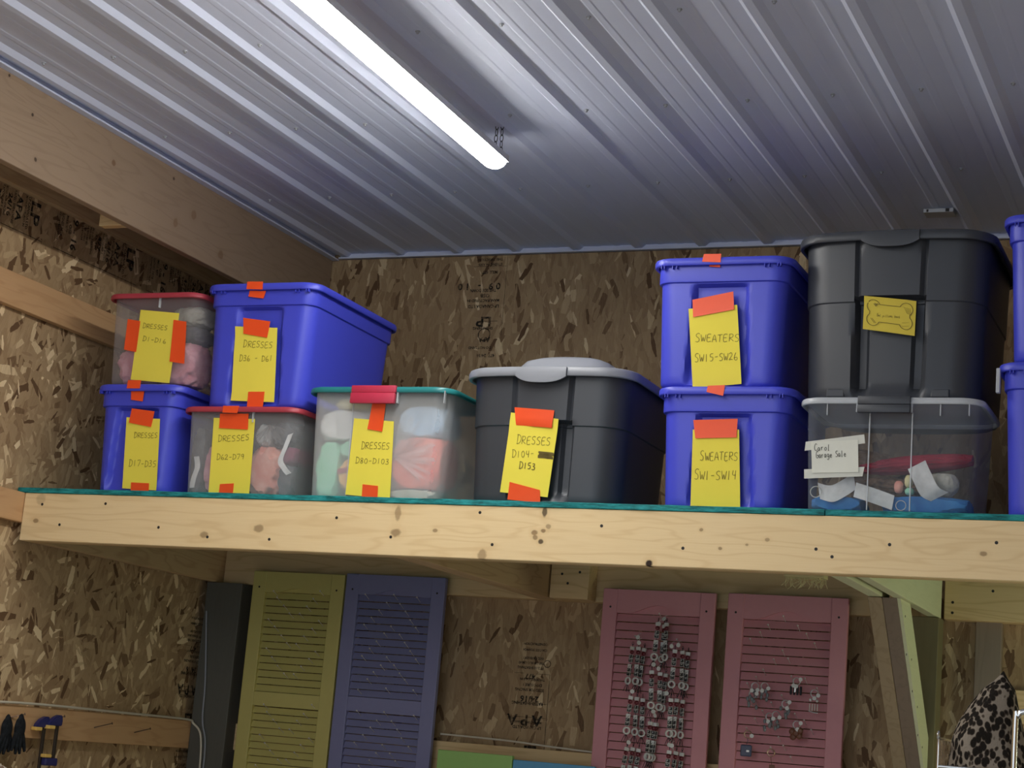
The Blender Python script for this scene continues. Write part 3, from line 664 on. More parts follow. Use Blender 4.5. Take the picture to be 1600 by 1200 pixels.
# torn fibres under the front beam
bm = bmesh.new()
random.seed(4)
for i in range(70):
    x = -1.50 + random.random() * 0.13; y = Y0 + 0.085 + random.random() * 0.05
    L = 0.01 + random.random() * 0.032
    add_tube(bm, [(x, y, ZB - 0.0), (x + random.uniform(-.01, .01), y + random.uniform(-.005, .005), ZB - L * .6), (x + random.uniform(-.02, .02), y, ZB - L)], 0.0007, 4)
add_box(bm, -1.50, -1.37, Y0 + 0.08, Y0 + 0.14, ZB - 0.006, ZB + 0.02)
obj('torn_fibres', bm, MAT['straw'], shelf)

# ---------------------------------------------------------------- LED strip lights on chains
def strip_light(x, y0, y1, z, label, rz=0.0):
    r = empty('led_strip_light', (x, y1, z), rz, label=label, cat='light')
    bm = bmesh.new()
    # rounded lens: closed half-round section
    n = 12; W = 0.044; Hh = 0.032
    prof2 = [(W * math.cos(math.pi * k / n), -Hh * math.sin(math.pi * k / n)) for k in range(n + 1)]
    stations = [(y0, .72), (y0 + .012, .92), (y0 + .03, 1), (y1 - .03, 1), (y1 - .012, .92), (y1, .72)]
    rings = [[bm.verts.new((x + a * s, y, z + b * s)) for a, b in prof2] for y, s in stations]
    for A, B in zip(rings, rings[1:]):
        for k in range(n): bm.faces.new((A[k], A[k + 1], B[k + 1], B[k]))
        bm.faces.new((A[0], B[0], B[n], A[n]))
    bm.faces.new(rings[0]); bm.faces.new(rings[-1])
    bmesh.ops.translate(bm, verts=bm.verts, vec=(-x, -y1, -z))
    obj('diffuser', bm, MAT['led'], r, (x, y1, z), smooth=40)
    bm = bmesh.new()
    add_box(bm, -0.047, 0.047, y0 - y1 + 0.005, -0.005, 0.001, 0.022, 0.003)
    for s in (-1, 1): add_box(bm, s * .0460 - .001, s * .0460 + .001, y0 - y1 + 0.005, -0.005, -0.002, 0.003)
    obj('housing', bm, MAT['fixture'], r, (x, y1, z))
    bm = bmesh.new(); add_box(bm, -0.033, 0.033, -0.004, 0.004, -0.002, 0.022, 0.002); add_box(bm, .0325, .043, -.002, .003, -.001, .003, 0.001)
    obj('end_cap', bm, MAT['fixture'], r, (x, y1, z))
    for yy in ((-0.063), (y0 - y1 + 0.2)):
        bm = bmesh.new()
        for s in (-1, 1):
            top_ = Vector((0.010 * s + .022, yy + 0.005, Z_CEIL - z - 0.002)); bot = Vector((0.012 * s + .016, yy + 0.02, 0.018))
            nl = max(5, round((top_ - bot).length / .024))
            for k in range(nl):
                c = top_.lerp(bot, (k + .5) / nl); h = (top_ - bot).length / nl
                pts = []
                for q in range(12):
                    a = 2 * math.pi * q / 12
                    off = Vector((0.006 * math.cos(a), 0, 0)) if k % 2 == 0 else Vector((0.002 * math.cos(a), 0.005 * math.cos(a), 0))
                    pts.append(c + off + Vector((0, 0, (h * 0.62) * math.sin(a))))
                add_tube(bm, pts, 0.0015, 5, closed=True)
        add_tube(bm, [(0.008, yy + 0.005, Z_CEIL - z - 0.001), (.008, yy + .005, Z_CEIL - z - .007), (.036, yy + .005, Z_CEIL - z - .007), (.036, yy + .005, Z_CEIL - z - .001)], 0.0018, 6)
        obj('hanging_chain', bm, MAT['chain'], r, (x, y1, z))
    return r
strip_light(-2.617, 3.31, 5.70, 3.668, 'glowing white LED strip light hanging from the ceiling by a short chain', math.radians(1.06))
strip_light(-2.590, 0.2, 2.6, 3.27, 'LED strip light further down the same row, nearer the viewer')
strip_light(-2.590, -2.8, -0.4, 3.27, 'LED strip light last in the same row, behind the viewer')

# added lamp, out of view under the shelf, casting greenish light on the brace
wl = empty('added_green_lamp', (0.55, 6.45, 0.0), label='unseen upright lamp added for greenish light under the right of the shelf', cat='lamp')
bm = bmesh.new(); add_disc(bm, (0, 0, 0.011), 0.14, 0.02, 'z', 24); obj('base', bm, MAT['black'], wl, (0.55, 6.45, 0))
bm = bmesh.new(); add_tube(bm, [(0, 0, 0.02), (0, 0, 1.5)], 0.012, 10); obj('pole', bm, MAT['dark_steel'], wl, (0.55, 6.45, 0))
t = NT('green_tinted_shade')
em = t.n('ShaderNodeEmission'); em.inputs[0].default_value = (0.92, 1.0, 0.74, 1); em.inputs[1].default_value = LAMP_GLOW
t.l(em.outputs[0], t.out.inputs['Surface'])
bm = bmesh.new()
prev = None
for zz, rr in ((1.5, .07), (1.52, .085), (1.75, .065), (1.76, .05)):
    ring = [bm.verts.new((rr * math.cos(2 * math.pi * k / 20), rr * math.sin(2 * math.pi * k / 20), zz)) for k in range(20)]
    if prev:
        for k in range(20): bm.faces.new((prev[k], prev[(k + 1) % 20], ring[(k + 1) % 20], ring[k]))
    else: bm.faces.new(ring)
    prev = ring
bm.faces.new(prev)
obj('lamp_shade', bm, t.m, wl, (0.55, 6.45, 0), smooth=40)

# ---------------------------------------------------------------- tubs and totes
def rr_loop(w, d, r, bow=0.0, nf=36, ns=12, nc=7):
    """closed loop of a rounded rectangle, front edge first (y = -d/2), counter-clockwise; front bows outwards by bow"""
    hw, hd = w / 2, d / 2
    pts = []
    def by(x): return -bow * (1 - (x / hw) ** 2)
    for k in range(nf): 
        x = -hw + r + (w - 2 * r) * k / nf
        pts.append((x, -hd, 'f'))
    for k in range(nc):
        a = -math.pi / 2 + math.pi / 2 * k / nc
        pts.append((hw - r + r * math.cos(a), -hd + r + r * math.sin(a), 'f' if k < 3 else 's'))
    for k in range(ns): pts.append((hw, -hd + r + (d - 2 * r) * k / ns, 's'))
    for k in range(nc):
        a = math.pi / 2 * k / nc
        pts.append((hw - r + r * math.cos(a), hd - r + r * math.sin(a), 's'))
    for k in range(nf): pts.append((hw - r - (w - 2 * r) * k / nf, hd, 'b'))
    for k in range(nc):
        a = math.pi / 2 + math.pi / 2 * k / nc
        pts.append((-hw + r + r * math.cos(a), hd - r + r * math.sin(a), 's'))
    for k in range(ns): pts.append((-hw, hd - r - (d - 2 * r) * k / ns, 's'))
    for k in range(nc):
        a = math.pi + math.pi / 2 * k / nc
        pts.append((-hw + r + r * math.cos(a), -hd + r + r * math.sin(a), 's' if k < 4 else 'f'))
    out = []
    for x, y, s in pts:
        if bow:
            if y < 0: y += by(x) * min(1, -y / hd)
            else: y -= by(x) * min(1, y / hd)
        out.append((x, y, s))
    return out

def sm(a, b, x):
    t_ = max(0.0, min(1.0, (x - a) / (b - a)))
    return t_ * t_ * (3 - 2 * t_)

def loft(bm, loops, cap0=True, cap1=True, mi=0):
    rings = [[bm.verts.new(p) for p in L] for L in loops]
    n = len(rings[0])
    for A, B in zip(rings, rings[1:]):
        for k in range(n):
            f = bm.faces.new((A[k], A[(k + 1) % n], B[(k + 1) % n], B[k])); f.material_index = mi
    if cap0: bm.faces.new(rings[0]).material_index = mi
    if cap1: bm.faces.new(rings[-1]).material_index = mi
    return rings

def body_shell(levels, r, recess=None, bow=0.0):
    """levels = [(z, w, d)]; recess(x, z) = how far the front is pushed in"""
    loops = []
    for z, w, d in levels:
        L = []
        for x, y, s in rr_loop(w, d, r, bow):
            if recess and s in 'fb':
                q = recess(x, z)
                y = y + q if s == 'f' else y - q
            L.append((x, y, z))
        loops.append(L)
    bm = bmesh.new()
    loft(bm, loops, True, False)
    return bm

def lid_mesh(w, d, r, h=0.026, dome=0.0, bow=0.0, rim=0.012):
    prof3 = [(rim, h * .62), (rim, 0.003), (rim - .003, 0), (.002, 0), (0, .003), (0, h * .62), (.003, h * .88), (.010, h), (.022, h), (.030, h * .8), (.052, h * .8), (.062, h * .98 + dome * .25), (.095, h * .98 + dome * .7), (.14, h + dome)]
    if dome > .03: prof3 = prof3[:10] + [(.052, h * .8), (.075, h * .95), (.10, h * .98), (.135, h * .98 + dome * .3), (.165, h + dome * .8), (.20, h + dome)]
    loops = []
    for inset, z in prof3:
        k = min(r, max(.015, r - inset * .3))
        loops.append([(x, y, z) for x, y, s in rr_loop(w - 2 * inset, d - 2 * inset, k, bow)])
    bm = bmesh.new()
    loft(bm, loops, True, True)
    return bm

GLYPH = {  # pen strokes on a unit cell
 'D': [[(.05,0),(.08,1)],[(-.02,.98),(.35,.93),(.6,.62),(.52,.25),(.25,.02),(-.03,0)]],
 'R': [[(.05,0),(.08,.95)],[(.02,.95),(.42,.98),(.55,.75),(.38,.52),(.08,.48),(.35,.25),(.62,.02)]],
 'E': [[(.55,.98),(.1,.92),(.06,0),(.55,.05)],[(.08,.5),(.45,.52)]],
 'S': [[(.55,.9),(.35,1),(.1,.85),(.12,.62),(.42,.45),(.5,.2),(.3,0),(.02,.08)]],
 'W': [[(0,.95),(.14,.02),(.3,.6),(.46,.02),(.66,.95)]],
 'w': [[(0,.7),(.1,.05),(.28,.5),(.42,.05),(.55,.75)]],
 'A': [[(0,0),(.3,1),(.58,0)],[(.1,.38),(.5,.36)]],
 'T': [[(0,.95),(.62,1)],[(.3,.98),(.27,0)]],
 'C': [[(.55,.85),(.3,1),(.05,.6),(.1,.15),(.35,0),(.55,.12)]],
 'G': [[(.55,.85),(.3,1),(.04,.6),(.1,.1),(.4,0),(.55,.3),(.3,.42),(.6,.42)]],
 'O': [[(.3,1),(.05,.7),(.08,.2),(.3,0),(.52,.25),(.55,.7),(.3,1)]],
 'M': [[(0,0),(.08,1),(.3,.45),(.52,1),(.6,0)]],
 'Y': [[(0,1),(.28,.5),(.56,1)],[(.28,.5),(.26,0)]],
 'I': [[(.25,0),(.27,1)]],
 '0': [[(.3,.95),(.08,.7),(.1,.2),(.32,.02),(.52,.3),(.5,.75),(.3,.95)]],
 '1': [[(.25,0),(.28,1)]],
 '2': [[(.05,.8),(.28,1),(.5,.75),(.3,.4),(.02,.02),(.3,.08),(.58,.02)]],
 '3': [[(.08,.95),(.4,.98),(.45,.72),(.2,.55),(.5,.4),(.45,.1),(.2,0),(.02,.1)]],
 '4': [[(.1,1),(.05,.5),(.5,.5)],[(.45,1),(.4,0)]],
 '5': [[(.55,1),(.15,.95),(.12,.58),(.42,.55),(.5,.25),(.3,.02),(.05,.05)]],
 '6': [[(.35,1),(.1,.5),(.12,.1),(.4,0),(.55,.2),(.4,.4),(.12,.3)]],
 '7': [[(0,.95),(.55,1),(.2,0)]],
 '8': [[(.3,.5),(.08,.75),(.3,1),(.5,.78),(.3,.5),(.05,.2),(.3,0),(.52,.22),(.3,.5)]],
 '9': [[(.5,.7),(.2,.5),(.08,.8),(.35,1),(.5,.75),(.4,0)]],
 '-': [[(.08,.45),(.5,.48)]],
 'a': [[(.45,.5),(.2,.55),(.05,.25),(.2,0),(.42,.2),(.45,.5),(.5,0)]],
 'r': [[(.08,.55),(.12,0)],[(.1,.3),(.25,.52),(.45,.5)]],
 'o': [[(.25,.55),(.05,.3),(.2,0),(.45,.2),(.42,.5),(.25,.55)]],
 'l': [[(.2,1),(.18,0),(.28,.02)]],
 'g': [[(.45,.5),(.2,.55),(.05,.25),(.2,.05),(.42,.2),(.45,.5),(.45,-.3),(.2,-.42),(.05,-.25)]],
 'e': [[(.05,.28),(.45,.32),(.3,.55),(.08,.4),(.08,.1),(.3,0),(.5,.12)]],
 'p': [[(.08,.5),(.05,-.45)],[(.08,.4),(.3,.55),(.45,.3),(.3,.02),(.08,.1)]],
 'i': [[(.2,.55),(.2,0)],[(.2,.75),(.21,.8)]],
 's': [[(.42,.5),(.2,.55),(.12,.38),(.38,.2),(.3,.0),(.05,.05)]],
 'h': [[(.1,1),(.1,0)],[(.1,.35),(.3,.55),(.42,.35),(.45,0)]],
 'b': [[(.1,1),(.08,0),(.35,0),(.48,.25),(.3,.5),(.1,.35)]],
 'd': [[(.45,1),(.45,0)],[(.45,.4),(.2,.55),(.05,.25),(.25,0),(.45,.15)]],
 'c': [[(.45,.48),(.2,.55),(.05,.25),(.2,0),(.45,.08)]],
 'k': [[(.1,1),(.1,0)],[(.4,.55),(.12,.25),(.45,0)]],
 '#': None,
}
def stroke_poly(bm, pts, w, put):
    """flat pen line through 2D points; put maps 2D to 3D"""
    P = [Vector((a, b, 0)) for a, b in pts]
    P = smooth_path(P, 3) if len(P) > 2 else P
    L, R_ = [], []
    for i, p in enumerate(P):
        t_ = P[min(i + 1, len(P) - 1)] - P[max(i - 1, 0)]
        if t_.length < 1e-9: t_ = Vector((1, 0, 0))
        t_.normalize(); n_ = Vector((-t_.y, t_.x, 0)) * w / 2
        L.append(bm.verts.new(put(p + n_))); R_.append(bm.verts.new(put(p - n_)))
    for i in range(len(P) - 1): bm.faces.new((L[i], R_[i], R_[i + 1], L[i + 1]))

def write_line(bm, s, p0, p1, h, pen, put, rnd):
    """s between baseline ends p0, p1 (2D), letter height h"""
    d = Vector((p1[0] - p0[0], p1[1] - p0[1])); L = d.length; d.normalize(); n_ = Vector((-d.y, d.x))
    if s == '#':      # crossed-out number
        for k in range(9):
            y = -0.1 + 1.0 * k / 8
            pts = [(p0[0] + d.x * L * u + n_.x * h * (y + rnd.uniform(-.12, .12)), p0[1] + d.y * L * u + n_.y * h * (y + rnd.uniform(-.12, .12))) for u in (rnd.uniform(0, .15), .4, .7, rnd.uniform(.85, 1.05))]
            stroke_poly(bm, pts, pen * 2.2, put)
        return
    cw = L / len(s)
    for i, ch in enumerate(s):
        g = GLYPH.get(ch)
        if not g: continue
        big = 1.18 if i == 0 and ch.isalpha() and ch.isupper() else 1.0
        jx, jy = rnd.uniform(-.04, .04), rnd.uniform(-.06, .06)
        for st in g:
            pts = []
            for a, b in st:
                u = i * cw + (a * 1.35 + jx + .05) * cw; v = (b * big + jy) * h
                pts.append((p0[0] + d.x * u + n_.x * v, p0[1] + d.y * u + n_.y * v))
            stroke_poly(bm, pts, pen, put)

def sheet(name, quad, put, mats, parent, base, bulge=0.0, thick=0.0007, ragged=False, nx=6, nz=8, seed=0):
    """a sheet of paper or tape over quad = [TL, TR, BR, BL] in world x,z; put(x, z, lift) gives the world point"""
    bm = bmesh.new()
    TL, TR, BR, BL = [Vector(q) for q in quad]
    rnd = random.Random(seed)
    front, back = [], []
    for j in range(nz + 1):
        v = j / nz
        A = TL.lerp(BL, v); B = TR.lerp(BR, v)
        if ragged: A = A + Vector((rnd.uniform(-.0015, .0015), 0))
        rf, rb = [], []
        for i in range(nx + 1):
            u = i / nx
            p = A.lerp(B, u)
            e = bulge * ((2 * u - 1) ** 8 * (0.3 + 0.7 * v) + (2 * v - 1) ** 8 * .5)
            rf.append(bm.verts.new(Vector(put(p.x, p.y, thick + e)) - Vector(base)))
            rb.append(bm.verts.new(Vector(put(p.x, p.y, e)) - Vector(base)))
        front.append(rf); back.append(rb)
    for j in range(nz):
        for i in range(nx):
            bm.faces.new((front[j][i], front[j][i + 1], front[j + 1][i + 1], front[j + 1][i]))
            bm.faces.new((back[j][i], back[j + 1][i], back[j + 1][i + 1], back[j][i + 1]))
    for j in range(nz):
        bm.faces.new((front[j][0], front[j + 1][0], back[j + 1][0], back[j][0]))
        bm.faces.new((front[j][nx], back[j][nx], back[j + 1][nx], front[j + 1][nx]))
    for i in range(nx):
        bm.faces.new((front[0][i], back[0][i], back[0][i + 1], front[0][i + 1]))
        bm.faces.new((front[nz][i], front[nz][i + 1], back[nz][i + 1], back[nz][i]))
    return obj(name, bm, mats, parent, base, smooth=30)

def dress_front(key, root, yfun, ylid, paper='paper', pen='pencil', tape='tape', penw=0.0017, ragged=False):
    """paper sign, tape strips and handwriting on the front of a tub"""
    S = SIGNS[key]; rnd = random.Random(ord(key))
    base = tuple(root.location)
    put = lambda x, z, lift: (x, yfun(x, z) - 0.0015 - lift, z)
    pl = (lambda x, z, lift: put(x, z, lift + 0.0015)) if key == 'J' else put
    if key == 'J':
        for i, q in enumerate(S['tape']): sheet('tape_strip', q, lambda x, z, l: put(x, z, l), MAT[tape], root, base, seed=i)
    p = sheet('paper_sign', S['paper'], pl, MAT[paper], root, base, bulge=0.0015 if key != 'J' else .001, ragged=ragged, seed=1)
    for s, (a, b), h in S['text']:
        bm = bmesh.new()
        w = penw * (1.7 if s in ('D153', '#') else 1.0)
        write_line(bm, s, a, b, h, w, lambda v: Vector(pl(v.x, v.y, 0.0018)) - Vector(base), rnd)
        obj('handwriting', bm, MAT['marker' if (key in 'J') else pen], p, base)
    if key != 'J':
        for i, q in enumerate(S['tape']): sheet('tape_strip', q, lambda x, z, l: put(x, z, l + 0.0030), MAT[tape], root, base, nx=3, nz=4, seed=i, bulge=.001)
    for i, q in enumerate(S.get('lidtape', [])):
        q = [(a, min(b, 99)) for a, b in q]
        sheet('tape_strip', q, lambda x, z, l: (x, ylid - 0.001 - l, z), MAT[tape], root, base, nx=3, nz=3, seed=i)

def blue_tote(key, cx, yf, z0, w, d, H, label, group, tilt=0.0, clip=False):
    """cx: centre of the front, yf: world y of the body front at the top"""
    cy = yf + d / 2
    root = empty('blue_tote', (cx, cy, z0), label=label, cat='storage tote', group=group)
    wb, db = w - 0.035, d - 0.035           # body just under the lid
    Hb = H - 0.012
    band = 0.058
    def wd(z, t=0.034): 
        f = z / Hb
        return wb - 0.010 - t * (1 - f), db - 0.010 - t * (1 - f)
    lv = [(0.0, wd(0)[0] - .02, wd(0)[1] - .02), (0.006, wd(0)[0] - .006, wd(0)[1] - .006), (0.016, *wd(.016))]
    zc = Hb - band - 0.016
    for k in range(1, 14):
        z = 0.016 + (zc - .03 - 0.016) * k / 13; lv.append((z, *wd(z)))
    for z in (zc - .02, zc - .012, zc - .006, zc - .002): lv.append((z, *wd(z)))
    lv += [(zc + 0.0, *wd(zc)), (zc + 0.003, wb - .002, db - .002), (zc + 0.008, wb, db), (Hb - 0.004, wb + .001, db + .001), (Hb, wb + .001, db + .001)]
    def rec(x, z):
        if z >= zc + 0.001: return 0.0
        a = 0.086 + 0.022 * (1 - z / zc)
        m = (1 - sm(a - 0.006, a + 0.012, abs(x))) * (1 - sm(zc - 0.014, zc - 0.001, z)) * sm(0.0, 0.03, z)
        g = (1 - sm(0.004, 0.010, abs(abs(x) - a + .030))) * 0.0
        return 0.022 * m + g
    bm = body_shell(lv, 0.055, rec)
    obj('body', bm, MAT['blue'], root, (cx, cy, z0), smooth=38)
    bm = lid_mesh(w, d, 0.066, 0.028, dome=0.004)
    # little stiffening fins under the rim
    for s in (-1, 1):
        for q in (0.62, 0.68, 0.80, 0.84): add_box(bm, s * q * w / 2 - .0012, s * q * w / 2 + .0012, -d / 2 + .004, -d / 2 + .018, -.010, .004)
    obj('lid', bm, MAT['blue'], root, (cx, cy, z0 + H - 0.028), smooth=38)
    yl = cy - d / 2
    def yfun(x, z):
        f = (z - z0) / Hb
        if z - z0 > zc: return cy - db / 2 - .001
        return cy - wd(max(0, z - z0))[1] / 2
    if key in SIGNS: dress_front(key, root, yfun, yl, ragged=(key == 'C'))
    if clip:
        bm = bmesh.new(); add_box(bm, -0.008, 0.004, -0.004, 0.018, -0.075, 0.004, 0.002)
        obj('lid_clip', bm, MAT['clear_edge'], root, (cx - w / 2 + 0.006, cy - d / 2 + 0.02, z0 + H - 0.022))
    return root

def charcoal_tote(key, cx, yf, z0, w, d, H, label, lidmat, dome, latch_w=0.19, bow=0.03, feet=False):
    cy = yf + d / 2
    root = empty('charcoal_tote', (cx, cy, z0), label=label, cat='storage tote')
    wb, db = w - 0.05, d - 0.05
    Hb = H - 0.02
    zs = Hb * 0.60                      # the upper collar begins here
    def wd(z):
        f = z / Hb
        s = 0.0 if z > zs else 0.008
        return wb - s - 0.035 * (1 - f), db - s - 0.035 * (1 - f)
    zz = [0, .006, .02] + [0.02 + (zs - .012 - .02) * k / 14 for k in range(1, 15)] + [zs - .006, zs - .002, zs + .002, zs + .006, zs + .012, zs + .02, zs + .03] + [zs + .03 + (Hb - zs - .03) * k / 6 for k in range(1, 7)]
    lv = []
    for z in zz:
        a, b = wd(z)
        if z < .004: a -= .03; b -= .03
        elif z < .01: a -= .01; b -= .01
        lv.append((z, a, b))
    hx = 0.108
    zh = zs + 0.016
    def rec(x, z):
        col = 1 - sm(hx - .004, hx + .010, abs(x))
        lower = col * (1 - sm(zh - .006, zh + .004, z)) * 0.046 * sm(0, .05, z)
        inner = (1 - sm(hx - .040, hx - .032, abs(x))) * (1 - sm(zh - .006, zh + .004, z)) * -0.016 * sm(0, .05, z)
        groove = (1 - sm(0.004, 0.010, abs(abs(x) - hx + .002))) * 0.012 * sm(zh - .01, zh + .004, z)
        return lower + inner + groove
    bm = body_shell(lv, 0.085, rec, bow)
    obj('body', bm, MAT['black'], root, (cx, cy, z0), smooth=35)
    bm = lid_mesh(w, d, 0.10, 0.034, dome=dome, bow=bow)
    obj('lid', bm, MAT[lidmat], root, (cx, cy, z0 + H - 0.034), smooth=38)
    # wide latch tab with a curved lower edge
    bm = bmesh.new()
    n = 20; F, B = [], []
    for k in range(n + 1):
        u = -1 + 2 * k / n
        x = u * latch_w / 2; zl = -0.004 - 0.022 * (1 - abs(u) ** 3)
        yb = -d / 2 - bow * (1 - (x / (w / 2)) ** 2)
        F.append((bm.verts.new((x, yb - .007, 0.028)), bm.verts.new((x, yb - .010, 0.010)), bm.verts.new((x, yb - .007, zl))))
        B.append((bm.verts.new((x, yb + .002, 0.030)), bm.verts.new((x, yb + .0, .010)), bm.verts.new((x, yb + .0, zl))))
    for k in range(n):
        for q in (0, 1):
            bm.faces.new((F[k][q], F[k][q + 1], F[k + 1][q + 1], F[k + 1][q])); bm.faces.new((B[k][q], B[k + 1][q], B[k + 1][q + 1], B[k][q + 1]))
        bm.faces.new((F[k][0], F[k + 1][0], B[k + 1][0], B[k][0])); bm.faces.new((F[k][2], B[k][2], B[k + 1][2], F[k + 1][2]))
    for e in (0, n):
        for q in (0, 1): bm.faces.new((F[e][q], B[e][q], B[e][q + 1], F[e][q + 1]))
    obj('latch_tab', bm, MAT[lidmat], root, (cx, cy, z0 + H - 0.034), smooth=30)
    if feet:
        for s in (-1, 1):
            bm = bmesh.new(); add_box(bm, -.030, .030, -.014, .02, .006, .034, .004)
            obj('foot', bm, MAT['black'], root, (cx + s * 0.17, cy - db / 2 + .012, z0))
    def yfun(x, z):
        a, b = wd(max(0, z - z0))
        return cy - b / 2 - bow * (1 - ((x - cx) / (a / 2)) ** 2)
    dress_front(key, root, yfun, cy - d / 2, paper='paper_gold' if key == 'I' else 'paper', penw=0.0009 if key == 'I' else 0.0017)
    return root, yfun

def clear_tub(key, cx, yf, z0, w, d, H, label, lidmat, body, taper=0.03, ribs=(), latch=None, corner=0.05, kind='red', fins=()):
    cy = yf + d / 2
    root = empty('clear_tub', (cx, cy, z0), label=label, cat='storage tub')
    wb, db = w - 0.04, d - 0.04
    Hb = H - 0.014
    lv = []
    for z in [0, .005, .014] + [.014 + (Hb - .014) * k / 14 for k in range(1, 15)]:
        f = z / Hb; a = wb - taper * (1 - f); b = db - taper * (1 - f)
        if z < .004: a -= .02; b -= .02
        elif z < .01: a -= .006; b -= .006
        lv.append((z, a, b))
    cols = ribs if len(ribs) == 2 else None
    def rec(x, z):
        if not cols: return 0.0
        return 0.010 * sm(cols[0] - .004, cols[0] + .004, x) * (1 - sm(cols[1] - .004, cols[1] + .004, x)) * sm(0, .03, z)
    bm = body_shell(lv, corner, rec if cols else None)
    obj('body', bm, MAT[body], root, (cx, cy, z0), smooth=38)
    bm = lid_mesh(w, d, corner + .012, 0.022, dome=0.003, rim=.010)
    obj('lid', bm, MAT[lidmat], root, (cx, cy, z0 + H - 0.022), smooth=38)
    def fy(z): return cy - (db - taper * (1 - (z - z0) / Hb)) / 2
    for rx in ribs:
        bm = bmesh.new()
        for (za, zb_) in ((0.012, Hb - .004),):
            A = fy(z0 + za) - cy; B = fy(z0 + zb_) - cy
            v = [bm.verts.new(p) for p in ((rx - .0018, A - .002, za), (rx + .0018, A - .002, za), (rx + .0018, A + .006, za), (rx - .0018, A + .006, za), (rx - .0018, B - .002, zb_), (rx + .0018, B - .002, zb_), (rx + .0018, B + .006, zb_), (rx - .0018, B + .006, zb_))]
            for f in ((0,3,2,1),(4,5,6,7),(0,1,5,4),(1,2,6,5),(2,3,7,6),(3,0,4,7)): bm.faces.new([v[i] for i in f])
        obj('moulded_rib', bm, MAT['clear_edge'], root, (cx, cy, z0))
    for rx in fins:
        bm = bmesh.new(); add_box(bm, rx - .0015, rx + .0015, fy(z0 + Hb) - cy - .012, fy(z0 + Hb) - cy + .0, Hb - .045, Hb + .0)
        obj('rim_fin', bm, MAT['clear_edge'], root, (cx, cy, z0))
    if latch:
        a, b, zt, zl, lm = latch
        bm = bmesh.new()
        yy = -d / 2
        add_box(bm, a, b, yy - .010, yy + .004, zt, H + .002, .003)
        add_box(bm, a, b, yy - .014, yy + .002, zl, zt - .001, .003)
        obj('latch', bm, MAT[lm], root, (cx, cy, z0), smooth=30)
        for q in (a - .006, b + .001):
            bm = bmesh.new(); add_box(bm, q, q + .005, yy + .002, yy + .016, zl + .004, H - .02, .001)
            obj('latch_bracket', bm, MAT['clear_edge'], root, (cx, cy, z0))
    dress_front(key, root, lambda x, z: fy(z) - .002, cy - d / 2, paper='white_paper' if key == 'J' else 'paper', tape='masking' if key == 'J' else 'tape')
    return root, fy

YF = 5.735
ZS = ZD + 0.001
blue_tote('A', -4.070, YF, ZS, 0.402, 0.60, 0.420, 'blue lidded tote with yellow sign DRESSES D17-D35, on the shelf beside the left wall', 'blue lidded totes')
clear_tub('B', -4.050, YF, ZS + 0.4255, 0.445, 0.42, 0.358, 'clear tub with faded red lid and sign DRESSES D1-D16, stacked on a blue tote', 'red_lid', 'clear_a', ribs=(), fins=(0.03,))
clear_tub('D', -3.603, YF, ZS, 0.520, 0.42, 0.334, 'clear tub with red lid and sign DRESSES D62-D79, under a blue tote', 'red_lid', 'clear_b', fins=(0.06,))
blue_tote('C', -3.572, YF, ZS + 0.338, 0.500, 0.72, 0.474, 'tall blue tote with yellow sign DRESSES D36-D61, stacked on the red lidded tub', 'blue lidded totes')
clear_tub('E', -3.032, YF, ZS, 0.600, 0.44, 0.410, 'milky clear tub with green lid and red latch, sign DRESSES D80-D103', 'green_lid', 'clear_d', ribs=(-0.10,), latch=(-0.098, 0.082, 0.385, 0.345, 'red_latch'), corner=.06, fins=(.27,))
charcoal_tote('F', -2.395, YF + .035, ZS, 0.65, 0.62, 0.485, 'charcoal tote with a domed light grey lid and sign DRESSES D104-D153', 'grey_lid', 0.078)
blue_tote('H', -1.732, YF, ZS, 0.485, 0.60, 0.412, 'blue lidded tote with yellow sign SWEATERS SW1-SW14, lower of two', 'blue lidded totes')
blue_tote('G', -1.770, YF, ZS + 0.4175, 0.500, 0.60, 0.446, 'blue lidded tote with yellow sign SWEATERS SW15-SW26, upper of two', 'blue lidded totes')
clear_tub('J', -1.178, YF, ZS, 0.600, 0.43, 0.376, 'clear tub with black latch and white card reading Carol Garage Sale', 'clear_edge', 'clear_c', ribs=(-0.062, 0.075), latch=(-0.098, 0.072, 0.350, 0.322, 'black'), corner=.06, fins=(-.2, .165, .255))
charcoal_tote('I', -1.195, YF + .03, ZS + 0.380, 0.66, 0.66, 0.560, 'tall charcoal tote with charcoal lid and yellow bone drawing, on the clear tub', 'black', 0.060, feet=True)
blue_tote('K', -0.580, YF, ZS + 0.4975, 0.52, 0.62, 0.480, 'upper blue tote at the right edge of the picture, beside the tall charcoal tote', 'blue lidded totes')
blue_tote('L', -0.580, YF, ZS, 0.525, 0.62, 0.492, 'lower blue tote at the right picture edge, white clip on its lid', 'blue lidded totes', clip=True)

# bone outline printed on the gold paper of the tall charcoal tote
bone_root = [o for o in bpy.data.objects if o.name.startswith('charcoal_tote') and o.type == 'EMPTY'][-1]
bm = bmesh.new()
Q = [Vector(q) for q in SIGNS['I']['paper']]
_cy = bone_root.location.y
def bone_pt(v):
    u, w_ = v.x, v.y
    A = Q[0].lerp(Q[1], u); B = Q[3].lerp(Q[2], u); p = A.lerp(B, 1 - w_)
    z = p.y
    Hb_ = 0.56 - .02; f = (z - (ZS + .380)) / Hb_
    s_ = 0.0 if z - ZS - .380 > Hb_ * .6 else .008
    a_ = .66 - .05 - s_ - .035 * (1 - f); b_ = .66 - .05 - s_ - .035 * (1 - f)
    y = _cy - b_ / 2 - .03 * (1 - ((p.x - bone_root.location.x) / (a_ / 2)) ** 2)
    return Vector((p.x, y - 0.0015 - 0.0018 - .0012, z)) - Vector(bone_root.location)
pts = []
